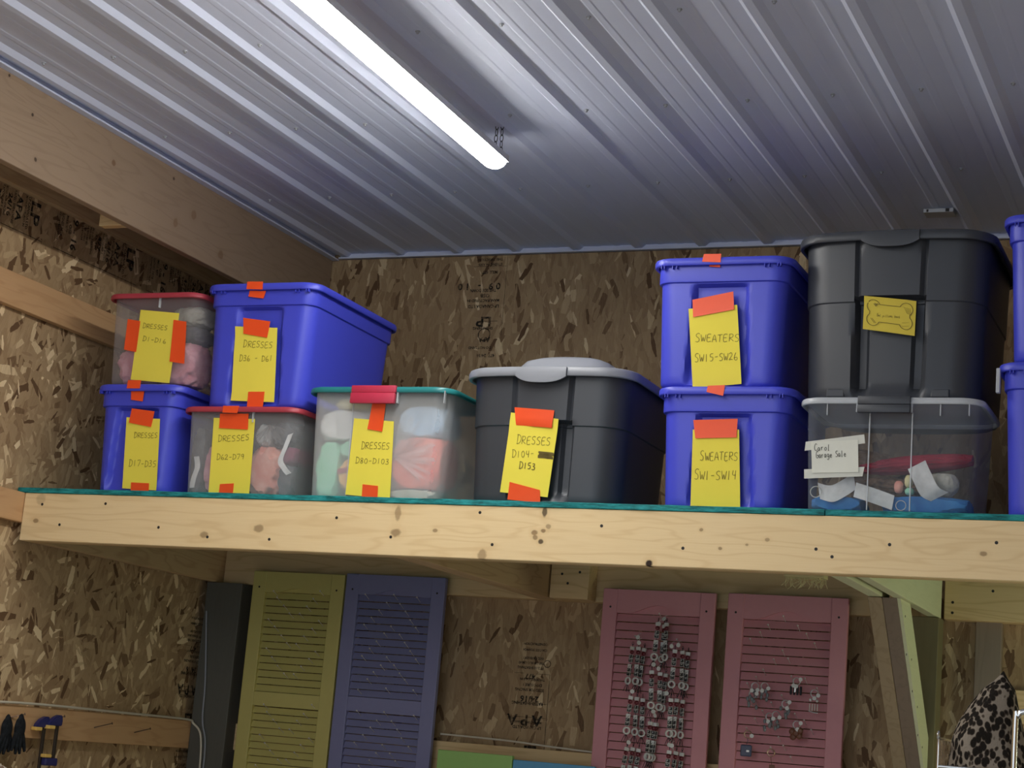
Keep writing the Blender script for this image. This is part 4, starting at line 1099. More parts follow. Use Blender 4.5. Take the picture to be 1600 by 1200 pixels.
def arc(cx, cy, r, a0, a1, n=12):
    for k in range(n + 1):
        a = math.radians(a0 + (a1 - a0) * k / n); pts.append((cx + r * math.cos(a), cy + r * 1.5 * math.sin(a)))
arc(.19, .72, .125, 20, 235); arc(.19, .33, .125, 125, 340); arc(.82, .33, .125, 200, 415); arc(.82, .72, .125, -55, 160)
pts.append(pts[0])
for a, b in zip(pts, pts[1:]): stroke_poly(bm, [a, b], 0.014, bone_pt)
for k in range(5): stroke_poly(bm, [(.77 + .03 * k, .80 - .01 * k), (.84 + .02 * k, .60 - .01 * k)], .005, bone_pt)
for k in range(2): stroke_poly(bm, [(.14 + .03 * k, .36), (.22 + .03 * k, .22)], .008, bone_pt)
for k in range(2): stroke_poly(bm, [(.75, .32 - .1 * k), (.88, .36 - .1 * k)], .006, bone_pt)
for k in range(4): stroke_poly(bm, [(.19 + .02 * k, .80 + .02 * (k % 2)), (.24 + .015 * k, .72 + .02 * k)], .014, bone_pt)
paper_i = [c for c in bone_root.children if c.name.startswith('paper_sign')][0]
obj('bone_drawing', bm, MAT['pencil'], paper_i, tuple(bone_root.location))

# ---------------------------------------------------------------- things inside the clear tubs
def lump(name, label, cat, c, dims, mat, seed=0, box=None, amp=0.18, freq=2.6, sub=5, group=None, rz=0, ry=0):
    """crumpled cloth: an ellipsoid with sharp folds, held inside box = (x0, x1, y0, y1, z0, z1)"""
    bm = bmesh.new()
    bmesh.ops.create_icosphere(bm, subdivisions=sub, radius=1.0)
    off = Vector((seed * 3.1, seed * 1.7, seed * 0.9))
    R = Matrix.Rotation(ry, 3, 'Y') @ Matrix.Rotation(rz, 3, 'Z')
    for v in bm.verts:
        p = v.co.copy()
        q = p * freq + off
        r1 = 1 - abs(noise.noise(q)) * 2
        r2 = 1 - abs(noise.noise(q * 2.3 + Vector((5, 0, 0)))) * 2
        s = 1 + amp * (r1 - .3) + amp * .45 * (r2 - .3)
        p = p * s
        p = R @ Vector((p.x * dims[0] / 2, p.y * dims[1] / 2, p.z * dims[2] / 2))
        w_ = p + Vector(c)
        if box:
            x0, x1, y0, y1, z0, z1 = box
            w_.x = min(max(w_.x, x0), x1); w_.y = min(max(w_.y, y0), y1); w_.z = min(max(w_.z, z0), z1)
        v.co = w_ - Vector((c[0], c[1], c[2]))
    o = obj(name, bm, MAT[mat], None, c, smooth=60)
    return tag(o, label, cat, group)

def pleated_bag(name, label, c, knot, radius, mat, y, n=26, a0=-40, a1=110, seed=1, depth=.05):
    """thin plastic bag gathered at a knot and fanning out into pleats"""
    rnd = random.Random(seed)
    bm = bmesh.new()
    rays = []
    N = n * 2
    for k in range(N + 1):
        a = math.radians(a0 + (a1 - a0) * (k + rnd.uniform(-.35, .35)) / N)
        L = radius * (0.45 + 0.55 * rnd.random())
        row = []; kj = rnd.random()
        for j in range(9):
            f = j / 8
            yy = y - (0.003 + .012 * f) * (kj if k % 2 else 0) + depth * f * f
            row.append(bm.verts.new((knot[0] + L * f * math.cos(a), yy, knot[1] + L * f * math.sin(a))))
        rays.append(row)
    for A, B in zip(rays, rays[1:]):
        for j in range(8): bm.faces.new((A[j], A[j + 1], B[j + 1], B[j]))
    bmesh.ops.translate(bm, verts=bm.verts, vec=-Vector(c))
    o = obj(name, bm, MAT[mat], None, c)
    return tag(o, label, 'bag')

def ribbon(name, label, pts, width, mat, group=None, wdir=(0, 0, 1)):
    """a broad strap following pts, width along wdir"""
    P = smooth_path(pts, 6); W = Vector(wdir).normalized() * width / 2
    base = P[0].copy()
    bm = bmesh.new(); rows = []
    for i, p in enumerate(P):
        t_ = (P[min(i + 1, len(P) - 1)] - P[max(i - 1, 0)]).normalized()
        n_ = t_.cross(W).normalized() * 0.0012
        rows.append([bm.verts.new(q - base) for q in (p - W + n_, p + W + n_, p + W - n_, p - W - n_)])
    for A, B in zip(rows, rows[1:]):
        for k in range(4): bm.faces.new((A[k], A[(k + 1) % 4], B[(k + 1) % 4], B[k]))
    bm.faces.new(rows[0]); bm.faces.new(rows[-1])
    o = obj(name, bm, MAT[mat], None, tuple(base), smooth=50)
    return tag(o, label, 'strap', group)

# every piece of cloth keeps to its own cell inside its tub, so that the pieces press against each other without crossing
def cloth(label, cat, mat, x0, x1, z0, z1, y0=5.800, y1=5.96, seed=0, amp=.14, name='folded_dress', grow=1.22, **kw):
    c = ((x0 + x1) / 2, (y0 + y1) / 2, (z0 + z1) / 2)
    return lump(name, label, cat, c, ((x1 - x0) * grow, (y1 - y0) * grow, (z1 - z0) * grow), mat, seed, (x0, x1, y0, y1, z0, z1), amp=amp, **kw)
zb = ZS + 0.4255 + 0.010          # tub B (DRESSES D1-D16)
cloth('pink dress crumpled at the left inside the tub signed D1-D16', 'dress', 'pink_f', -4.225, -4.055, zb, zb + .150, seed=1)
cloth('pink dress crumpled at the right inside the tub signed D1-D16', 'dress', 'pink_f', -4.05, -3.872, zb, zb + .165, seed=2)
cloth('beige cloth above the left pink dress in the D1-D16 tub', 'cloth', 'cream_f', -4.225, -4.06, zb + .155, zb + .235, seed=3, y0=5.83)
cloth('pale cloth in the upper right of the D1-D16 tub', 'cloth', 'cream_f', -4.02, -3.872, zb + .24, zb + .315, seed=4, y0=5.83)
cloth('dark grey cloth in the middle right of the D1-D16 tub', 'cloth', 'grey_f', -4.05, -3.872, zb + .170, zb + .235, seed=5, y0=5.82)
zb = ZS + .010                   # tub D (DRESSES D62-D79)
cloth('charcoal dress in the left corner of the D62-D79 tub', 'dress', 'grey_f', -3.825, -3.775, zb, zb + .25, seed=9, grow=1.4)
cloth('salmon pink dress left of the yellow sign inside the D62-D79 tub', 'dress', 'pink_f', -3.77, -3.66, zb, zb + .20, seed=6)
cloth('grey dress behind the yellow sign in the D62-D79 tub', 'dress', 'grey_f', -3.655, -3.585, zb, zb + .25, seed=31)
cloth('bright salmon dress right of the yellow sign inside the D62-D79 tub', 'dress', 'salmon_f', -3.58, -3.445, zb, zb + .185, seed=7)
cloth('pale peach cloth above the salmon dress in the D62-D79 tub', 'cloth', 'white_f', -3.56, -3.50, zb + .19, zb + .27, seed=8, sub=4)
cloth('grey cloth over the salmon dress in the D62-D79 tub', 'cloth', 'grey_f', -3.495, -3.385, zb + .19, zb + .28, seed=32)
cloth('charcoal dress in the right corner of the D62-D79 tub', 'dress', 'grey_f', -3.44, -3.385, zb, zb + .115, seed=10, grow=1.35)
cloth('maroon cloth at the right end of the D62-D79 tub', 'cloth', 'maroon_f', -3.44, -3.38, zb + .12, zb + .185, seed=11, sub=4)
ribbon('white_trim', 'white ribbon trim curling at the left of the D62-D79 tub', [(-3.805, 5.794, zb + .02), (-3.80, 5.793, zb + .06), (-3.79, 5.793, zb + .10), (-3.80, 5.794, zb + .14)], .022, 'white_f', wdir=(1, 0, .1))
ribbon('white_trim', 'white ribbon trim curling at the right of the D62-D79 tub', [(-3.40, 5.79, zb + .23), (-3.415, 5.788, zb + .18), (-3.43, 5.788, zb + .13), (-3.41, 5.788, zb + .10), (-3.39, 5.79, zb + .08)], .022, 'white_f', wdir=(1, 0, .4))
pleated_bag('plastic_bag', 'crumpled clear plastic bag over the clothes in the D62-D79 tub', (-3.5, 5.79, zb), (-3.49, zb + .27), .10, 'bag_dark', 5.797, a0=-150, a1=-20, seed=3, depth=.0)
# tub E (DRESSES D80-D103)
cloth('mint green dress at the left of the green lidded tub', 'dress', 'mint_f', -3.285, -3.198, zb, zb + .205, seed=12, amp=.08, grow=1.35)
cloth('orange cloth beside the yellow sign in the green lidded tub', 'cloth', 'orange_f', -3.193, -3.09, zb + .03, zb + .145, seed=13, amp=.06, grow=1.3)
cloth('mint cloth above the orange cloth in the green lidded tub', 'cloth', 'mint_f', -3.193, -3.06, zb + .15, zb + .21, seed=33, amp=.08, grow=1.35)
ribbon('red_band', 'red band across the orange cloth in the green lidded tub', [(-3.19, 5.796, zb + .095), (-3.17, 5.795, zb + .098), (-3.145, 5.796, zb + .105)], .018, 'red_f', wdir=(0, 0, 1))
cloth('white cloth in the upper left of the green lidded tub', 'cloth', 'white_f', -3.285, -3.10, zb + .215, zb + .325, seed=14, amp=.08, grow=1.35)
cloth('pale yellow cloth under the lid of the green lidded tub', 'cloth', 'yellow_f', -3.24, -3.05, zb + .33, zb + .372, seed=15, amp=.08, sub=4)
cloth('coral red dress in the lower right of the green lidded tub', 'dress', 'coral_f', -2.975, -2.782, zb + .04, zb + .225, seed=16, amp=.06, grow=1.4)
cloth('pale blue dress in the upper right of the green lidded tub', 'dress', 'sky_f', -2.96, -2.782, zb + .23, zb + .34, seed=17, amp=.08, grow=1.35)
cloth('cream lace hem at the bottom right of the green lidded tub', 'cloth', 'cream_f', -2.975, -2.80, zb, zb + .035, seed=18, amp=.08, grow=1.35)
pleated_bag('plastic_bag', 'clear plastic bag gathered in pleats at the right of the green lidded tub', (-2.9, 5.79, zb), (-2.968, zb + .15), .175, 'bag', 5.797, a0=-38, a1=88, n=22, seed=5, depth=.0)
# tub J (garage sale)
cloth('blue cloth on the bottom left of the garage sale tub', 'cloth', 'blue_f', -1.43, -1.27, zb, zb + .050, seed=20, name='folded_cloth', amp=.1, grow=1.3)
cloth('blue cloth on the bottom right of the garage sale tub', 'cloth', 'blue_f', -1.20, -0.93, zb, zb + .055, seed=21, name='folded_cloth', amp=.1, grow=1.3)
lump('folded_cloth', 'dark red cloth lying across the garage sale tub', 'cloth', (-1.11, 5.93, zb + .180), (.38, .10, .055), 'red_f', 22, (-1.33, -.935, 5.86, 6.0, zb + .14, zb + .22), amp=.14, ry=-.10)
lump('folded_cloth', 'brown mesh cloth beside the white card in the garage sale tub', 'cloth', (-1.27, 6.05, zb + .175), (.24, .06, .11), 'brown_f', 23, (-1.40, -1.12, 6.01, 6.09, zb + .11, zb + .25), amp=.25, ry=.25)
lump('folded_cloth', 'brown cloth below the red cloth in the garage sale tub', 'cloth', (-1.21, 5.95, zb + .100), (.22, .10, .06), 'brown_f', 24, (-1.34, -1.09, 5.88, 6.0, zb + .065, zb + .135), amp=.25)
lump('stuffed_ball', 'round cream stuffed toy head in the garage sale tub', 'toy', (-1.02, 5.87, zb + .105), (.105, .09, .09), 'cream_f', 25, (-1.08, -.95, 5.81, 5.93, zb + .06, zb + .137), amp=.05)
cloth('peach felt petal beside the white straps in the garage sale tub', 'toy', 'salmon_f', -1.163, -1.135, zb + .065, zb + .105, y0=5.80, y1=5.83, seed=26, name='toy_ear', sub=3, amp=.05, grow=1.1)
cloth('yellow felt petal beside the white straps in the garage sale tub', 'toy', 'yellow_f', -1.130, -1.105, zb + .085, zb + .125, y0=5.80, y1=5.83, seed=27, name='toy_ear', sub=3, amp=.05, grow=1.1)
cloth('mint felt petal beside the white straps in the garage sale tub', 'toy', 'mint_f', -1.128, -1.100, zb + .030 + .03, zb + .083, y0=5.80, y1=5.83, seed=28, name='toy_ear', sub=3, amp=.05, grow=1.1)
ribbon('white_strap', 'white strap hanging diagonally over the stuffed toy in the garage sale tub', [(-1.09, 5.79, zb + .155), (-1.07, 5.785, zb + .115), (-1.045, 5.785, zb + .07), (-1.015, 5.80, zb + .055)], .062, 'white_f', wdir=(1, 0, .55))
ribbon('white_strap', 'white strap lying along the bottom of the garage sale tub', [(-1.285, 5.79, zb + .07), (-1.22, 5.785, zb + .05), (-1.16, 5.79, zb + .030)], .048, 'white_f', wdir=(.15, 0, 1))
ribbon('white_strap', 'white strap folded below the card in the garage sale tub', [(-1.405, 5.80, zb + .065), (-1.36, 5.79, zb + .055), (-1.32, 5.79, zb + .075), (-1.29, 5.80, zb + .10)], .055, 'white_f', wdir=(-.2, 0, 1))
bm = bmesh.new(); add_torus(bm, (0, 0, 0), .018, .0016, 'y', 24, 6)
tag(obj('white_hoop', bm, MAT['bead_white'], None, (-1.413, 5.79, zb + .06)), 'thin white hoop at the left bottom of the garage sale tub', 'hoop')
bm = bmesh.new(); add_torus(bm, (0, 0, 0), .016, .0014, 'y', 24, 6)
tag(obj('white_hoop', bm, MAT['bead_white'], None, (-1.135, 5.79, zb + .022)), 'thin white hoop at the middle bottom of the garage sale tub', 'hoop')

# ---------------------------------------------------------------- shutters hung under the shelf
YS = 7.065
def slats(bm, x0, x1, z0, z1, pitch, y, lean=0.012, th=0.003):
    n = max(1, round((z1 - z0) / pitch)); pitch = (z1 - z0) / n
    for k in range(n):
        za = z0 + k * pitch; zb_ = za + pitch * 0.90
        v = [bm.verts.new(p) for p in ((x0, y, za), (x1, y, za), (x1, y + lean, zb_), (x0, y + lean, zb_), (x0, y + th, za), (x1, y + th, za), (x1, y + lean + th, zb_), (x0, y + lean + th, zb_))]
        for f in ((0,1,2,3),(4,7,6,5),(0,4,5,1),(3,2,6,7),(0,3,7,4),(1,5,6,2)): bm.faces.new([v[i] for i in f])

PEG = None
def shutter(name, label, x0, x1, ztop, zbot, mat, stile, zpanel, mid, pitch, pegs, arch, skew=0.0):
    root = empty(name, ((x0 + x1) / 2, YS + .03, zbot), label=label, cat='shutter')
    L = (x0, YS, zbot)
    H = ztop - zbot; W = x1 - x0
    bm = bmesh.new()
    add_box(bm, 0, stile, 0, .026, 0, H, .003); add_box(bm, W - stile, W, 0, .026, 0, H, .003)
    rb = zpanel - zbot
    # arched top rail
    n = 24; A, B = [], []
    for k in range(n + 1):
        u = k / n; x = stile + (W - 2 * stile) * u
        zl = rb + arch * (0.5 - 0.5 * math.cos(2 * math.pi * min(1, max(0, (u - .12) / .76))))
        A.append([bm.verts.new(p) for p in ((x, .002, H - .001), (x, .002, zl), (x, .024, zl), (x, .024, H - .001))])
    for P_, Q_ in zip(A, A[1:]):
        for k in range(4): bm.faces.new((P_[k], P_[(k + 1) % 4], Q_[(k + 1) % 4], Q_[k]))
    bm.faces.new(A[0]); bm.faces.new(A[-1][::-1])
    if mid: add_box(bm, stile, W - stile, .002, .024, mid[0] - zbot, mid[1] - zbot, .002)
    add_box(bm, stile, W - stile, .002, .024, 0, .07, .002)
    # screw holes
    for sx in (.035, W - .035): add_disc(bm, (sx, -.0005, zpanel - zbot + .022), .0045, .001, 'y', 10, mi=1)
    obj('frame', bm, [MAT[mat], MAT['nail']], root, L)
    spans = [(mid[1] - zbot, rb), (.07, mid[0] - zbot)] if mid else [(.07, rb)]
    if mid: spans = [(mid[1] - zbot + .002, rb + arch * .2), (.07, mid[0] - zbot - .001)]
    for a, b in spans:
        bm = bmesh.new(); slats(bm, stile - .001, W - stile + .001, a, b, pitch, .007)
        if arch: 
            add_box(bm, stile, W - stile, .017, .0215, b - .001, b + arch) if b > H * .6 else None
        obj('louvers', bm, MAT[mat], root, L)
    global PEG
    for (px, pz) in pegs:
        if PEG is None:
            bm = bmesh.new(); add_tube(bm, [(0, 0, 0), (0, .046, -.020)], .0011, 6)
            bmesh.ops.create_icosphere(bm, subdivisions=2, radius=.0038, matrix=Matrix.Translation((0, 0, 0)))
            PEG = obj('peg', bm, MAT['peg'], root, (px, 7.035, pz), smooth=40)
        else:
            p = PEG.copy(); COL.objects.link(p); p.parent = root; p.location = Vector((px, 7.035, pz)) - root.location
    return root
ZBOT = 1.02
shutter('louvered_shutter', 'yellow painted louvered shutter full of empty pegs, under the left of the shelf', -4.258, -3.797, 2.293, ZBOT, 'yellow_sh', .066, 2.200, (1.701, 1.763), .0305, PEG_HEADS['yellow'], .022)
shutter('louvered_shutter', 'lavender blue louvered shutter with pegs, touching the yellow one', -3.789, -3.310, 2.300, ZBOT, 'purple_sh', .064, 2.210, (1.709, 1.772), .0305, PEG_HEADS['purple'], .026)
shutter('louvered_shutter', 'rose pink shutter hung with columns of beaded charms', -2.590, -2.110, 2.288, ZBOT, 'pink_sh', .063, 2.191, None, .0345, PEG_HEADS['pink'], .036)
shutter('louvered_shutter', 'rose pink shutter with keyrings and bare pegs, beside the wooden brace', -2.058, -1.572, 2.292, ZBOT, 'pink_sh', .066, 2.194, None, .0345, PEG_HEADS['rose'], .036)
board_green = board('painted_panel', 'green_sh', -3.238, -2.902, 6.985, 7.010, 0.75, 1.580)
tag(board_green, 'lime green painted panel low between the shutters', 'panel')
board_sky = board('painted_panel', 'sky_sh', -2.900, -2.545, 6.990, 7.012, 0.75, 1.566)
tag(board_sky, 'blue painted panel low between the shutters', 'panel')
# rails that carry the two low panels
board('trim_15', 'pine', -3.30, -2.595, 7.012, 7.062, 1.10, 1.19, kind='structure')

# ---------------------------------------------------------------- beaded charms and keyrings
def letter_bead(ch, w, h):
    bm = bmesh.new(); add_box(bm, -w / 2, w / 2, -.004, .004, -h / 2, h / 2, .0012)
    if ch:
        for st in GLYPH[ch]:
            pts = [((a - .3) * w * .8, (b - .5) * h * .62) for a, b in st]
            P_ = lambda v: Vector((v.x, -.0046, v.y))
            n0 = len(bm.faces); stroke_poly(bm, pts, .0016, P_)
            bm.faces.ensure_lookup_table()
            for f in bm.faces[n0:]: f.material_index = 1
    return bm
def make_strand(x, y, z):
    r = empty('beaded_charm', (x, y, z), cat='charm')
    P_ = (x, y, z)
    bm = bmesh.new(); add_tube(bm, [(0, 0, .012), (0, 0, -.150)], .0014, 5); add_torus(bm, (0, 0, .012), .006, .001, 'x', 12, 4); obj('cord', bm, MAT['cord'], r, P_)
    b = letter_bead('I', .019, .014); bmesh.ops.translate(b, verts=b.verts, vec=(0, 0, -.007)); obj('letter_bead', b, [MAT['bead_white'], MAT['ink']], r, P_)
    bm = bmesh.new(); bmesh.ops.create_icosphere(bm, subdivisions=2, radius=.0098, matrix=Matrix.Translation((0, 0, -.023)) @ Matrix.Diagonal((1, .6, .85, 1))); obj('heart_bead', bm, MAT['bead_red'], r, P_, smooth=60)
    zz = -.041
    for ch in 'MY':
        b = letter_bead(ch, .0185, .0150); bmesh.ops.translate(b, verts=b.verts, vec=(0, 0, zz)); obj('letter_bead', b, [MAT['bead_white'], MAT['ink']], r, P_); zz -= .0155
    zz -= .007
    for ch in 'DOG':
        b = letter_bead(ch, .0185, .0155); bmesh.ops.translate(b, verts=b.verts, vec=(0, 0, zz)); obj('letter_bead', b, [MAT['bead_white'], MAT['ink']], r, P_); zz -= .0160
    bm = bmesh.new(); add_torus(bm, (0, 0, -.138), .0125, .0040, 'y', 20, 8); obj('ring_bead', bm, MAT['bead_white'], r, P_, smooth=60)
    bm = bmesh.new()
    for dx, dy in ((-.014, -.004), (-.005, .002), (.006, -.003), (.015, .0)): add_tube(bm, [(0, 0, -.150), (dx * .5, dy, -.163), (dx, dy, -.182)], .0013, 5)
    obj('tassel', bm, MAT['cord'], r, P_)
    return r
for a_, b_ in ((2, 3), (6, 7), (8, 9), (10, 11), (12, 13), (14, 15), (16, 17)):
    STRANDS.append((STRANDS[b_][0] + 0.019, STRANDS[b_][1] - 0.003))
groups_ = [('middle column, topmost', [0, 1, 18]), ('middle column, second from top', [2, 3, 20]), ('middle column, third from top', [4, 5, 19]), ('left column, topmost', [6, 7, 21]), ('left column, second from top', [8, 9, 22]), ('left column, third from top', [10, 11, 23]),
           ('right column, topmost', [12, 13, 24]), ('right column, second from top', [14, 15, 25]), ('right column, third from top', [16, 17, 26])]
proto = None
sides = {2: ['left', 'right'], 3: ['left', 'right', 'rear']}
for gname, ids in groups_:
    for j, i in enumerate(ids):
        x, z = STRANDS[i]
        y = 7.018 + .016 * j
        if proto is None: s = make_strand(x, y, z); proto = s
        else: s = tree_copy(proto); s.location = (x, y, z)
        rnd = random.Random(i * 7)
        s.rotation_euler = (0, math.radians(rnd.uniform(-3, 4) + (4 if 'left column, topmost' in gname or 'third' in gname else 0)), math.radians(rnd.uniform(-25, 25)))
        tag(s, 'beaded letter charm on the pink shutter, %s cluster, %s strand' % (gname, sides[len(ids)][j]), 'charm', 'beaded charms on the pink shutter')

# white price discs looped on the pegs
tagproto = None
def price_disc(x, z, y, label):
    global tagproto
    if tagproto is None:
        bm = bmesh.new(); add_disc(bm, (0, 0, 0), .0088, .0016, 'y', 18); add_tube(bm, [(0, 0, .008), (.004, .002, .015), (.009, .006, .018)], .0007, 4)
        tagproto = obj('price_disc', bm, MAT['bead_white'], None, (x, y, z)); o = tagproto
    else:
        o = tagproto.copy(); COL.objects.link(o); o.location = (x, y, z)
    o.rotation_euler = (random.Random(x * 99).uniform(-.4, .4), 0, random.Random(z * 77).uniform(-.5, .5))
    tag(o, label, 'price tag', 'white price discs on the pink shutters')
def where(i): return ('left', 'right')[i % 2]
heads = [((-2.3195, 2.148), 'upper middle'), ((-2.299, 2.169), 'upper middle'), ((-2.404, 2.09), 'upper left'), ((-2.398, 2.068), 'upper left'), ((-2.26, 2.062), 'upper right'), ((-2.232, 2.068), 'upper right'), ((-2.33, 1.985), 'centre'), ((-2.308, 1.97), 'centre'), ((-2.412, 1.873), 'mid left'), ((-2.268, 1.875), 'mid right'), ((-2.318, 1.80), 'low middle'), ((-2.31, 1.785), 'low middle'), ((-2.412, 1.672), 'low left'), ((-2.243, 1.675), 'low right'), ((-2.232, 1.673), 'low right')]
for k, ((x, z), w_) in enumerate(heads):
    price_disc(x, z, 6.998, 'white price disc on the charm shutter, %s peg%s' % (w_, ', outer one' if k % 2 else ''))

def keyring(x, z, kind, label, nd=2):
    y = 7.015
    r = empty('keyring', (x, y, z), label=label, cat='keyring', group='keyrings on the right pink shutter')
    P_ = (x, y, z)
    bm = bmesh.new()
    add_torus(bm, (0, 0, 0), .0145, .0016, 'y', 26, 6); add_torus(bm, (0.001, .003, 0), .0140, .0013, 'y', 26, 5)
    obj('split_ring', bm, MAT['brass' if kind in ('navy', 'plain') else 'silver'], r, P_, smooth=60)
    rnd = random.Random(int(abs(x) * 1000))
    for k in range(nd):
        bm = bmesh.new(); a = rnd.uniform(-2.6, -.4) if k else rnd.uniform(-.8, .8)
        add_disc(bm, (.019 * math.cos(a), -.006 - .002 * k, .019 * math.sin(a)), .0080, .0014, 'y', 16)
        obj('price_disc', bm, MAT['bead_white'], r, P_)
    bm = bmesh.new()
    if kind == 'glass':
        for k in range(5): bmesh.ops.create_icosphere(bm, subdivisions=2, radius=.008, matrix=Matrix.Translation((rnd.uniform(-.018, .018), rnd.uniform(-.006, .004), -.018 - .008 * k)) @ Matrix.Diagonal((.8, .6, 1.2, 1)))
        add_torus(bm, (.008, -.004, -.034), .010, .0012, 'y', 16, 5)
        obj('glass_charm', bm, MAT['glass_charm'], r, P_)
    elif kind == 'bars':
        for k in range(4): add_tube(bm, [(-.015 + .010 * k, 0, -.040), (-.015 + .010 * k, 0, -.066)], .0026, 7)
        add_tube(bm, [(-.018, 0, -.068), (0, 0, -.072), (.018, 0, -.074)], .002, 6)
        bmesh.ops.create_icosphere(bm, subdivisions=2, radius=.007, matrix=Matrix.Translation((-.012, -.003, -.025))); bmesh.ops.create_icosphere(bm, subdivisions=2, radius=.006, matrix=Matrix.Translation((.014, -.003, -.028)))
        obj('metal_charm', bm, MAT['silver'], r, P_, smooth=50)
    elif kind == 'black':
        for k in range(4): add_box(bm, -.024 + .013 * k, -.016 + .013 * k, -.004, .004, -.052, -.018, .002)
        obj('black_charm', bm, MAT['cord'], r, P_)
        bm = bmesh.new(); add_box(bm, -.006, .001, -.007, -.004, -.042, -.018, .001); obj('metal_charm', bm, MAT['silver'], r, P_)
    elif kind == 'brown':
        for k in range(6): bmesh.ops.create_icosphere(bm, subdivisions=2, radius=.013, matrix=Matrix.Translation((rnd.uniform(-.018, .018), rnd.uniform(-.006, .004), -.022 - .005 * k)) @ Matrix.Diagonal((1, .45, 1, 1)))
        obj('leather_charm', bm, MAT['brown_charm'], r, P_, smooth=50)
    elif kind == 'navy':
        add_tube(bm, [(0, 0, -.014), (.002, 0, -.026), (-.002, 0, -.038)], .0012, 5)
        add_box(bm, -.025, .020, -.006, .006, -.085, -.040, .005)
        obj('navy_charm', bm, MAT['navy_charm'], r, P_)
        bm = bmesh.new(); add_box(bm, .0, .012, -.0085, -.006, -.068, -.060, .001); obj('metal_charm', bm, MAT['silver'], r, P_)
    else:
        add_tube(bm, [(0, 0, -.014), (.003, 0, -.030), (.006, 0, -.045)], .0012, 5)
        add_box(bm, -.004, .018, -.003, .003, -.075, -.045, .002)
        obj('dark_charm', bm, MAT['brown_charm'], r, P_)
kr = [('black', 'keyring with black dangling charms, near the upper right of its shutter', 3), ('bars', 'keyring with four silver bars, rightmost on its shutter', 2), ('glass', 'left one of two smoky glass keyrings at the upper left of the shutter', 2), ('glass', 'right one of two smoky glass keyrings at the upper left of the shutter', 2),
      ('glass', 'smoky glass keyring just below the black charms, centre of the shutter', 2), ('glass', 'smoky glass keyring left of centre on the shutter', 2), ('brown', 'keyring with a brown leather charm below the centre', 2), ('navy', 'large keyring with a dark navy square charm at lower left', 1), ('plain', 'large bare brassy keyring at the bottom middle', 0),
      ('glass', 'smoky glass keyring lowest of the cluster at the upper left', 1), ('glass', 'smoky glass keyring in the cluster right of the centre left one', 1)]
for (x, z), (k_, l_, nd) in zip(RINGS, kr): keyring(x, z, k_, l_, nd)

# ---------------------------------------------------------------- left wall: cable, nails, clamps, gloves
bm = bmesh.new()
path = smooth_path([(-4.486, 4.9, 1.60), (-4.486, 5.5, 1.612), (-4.486, 5.9, 1.622), (-4.486, 6.56, 1.619), (-4.486, 7.0, 1.616), (-4.47, 7.045, 1.600), (-4.43, 7.052, 1.55), (-4.415, 7.052, 1.40), (-4.415, 7.052, 1.2), (-4.42, 7.052, 0.9), (-4.42, 7.052, 0.5), (-4.42, 7.052, .01)], 8)
add_tube(bm, path, 0.0050, 8)
tag(obj('electric_cable', bm, MAT['cable'], None, (0, 0, 0), smooth=60), 'cream electric cable run along the low girt and down the corner post', 'cable')
bm = bmesh.new()
path = smooth_path([(-4.475, 7.052, 2.1), (-4.44, 7.052, 1.8), (-4.43, 7.052, 1.62), (-4.40, 7.052, 1.5), (-4.40, 7.052, 1.2), (-4.402, 7.052, .02)], 8)
add_tube(bm, path, 0.004, 8)
tag(obj('electric_cable', bm, MAT['grey_lid'], None, (0, 0, 0), smooth=60), 'grey cable dropping down the dark corner post', 'cable')
bm = bmesh.new()
add_tube(bm, smooth_path([(-3.30, 7.132, 1.645), (-3.0, 7.132, 1.640), (-2.8, 7.134, 1.630), (-2.6, 7.134, 1.622)], 8), 0.004, 8)
tag(obj('electric_cable', bm, MAT['cable'], None, (0, 0, 0), smooth=60), 'thin cable lying on the girt between the shutters', 'cable')
def nail(y, z, L, label, tip=(0.06, .10, .035)):
    bm = bmesh.new(); d = Vector(tip).normalized() * L
    add_tube(bm, [(0, 0, 0), d], .0022, 7); add_tube(bm, [d, d + d.normalized() * .002], .0048, 10)
    tag(obj('nail', bm, MAT['steel_nail'], None, (-4.4945, y, z), smooth=40), label, 'nail')
nail(6.34, 1.549, .08, 'long rusty nail in the low girt, left one of the bare pair')
nail(6.63, 1.541, .075, 'long rusty nail in the low girt, right one of the bare pair')
nail(5.79, 1.563, .06, 'nail in the low girt holding the black gloves')
nail(6.02, 1.563, .075, 'nail in the low girt holding the bar clamps')
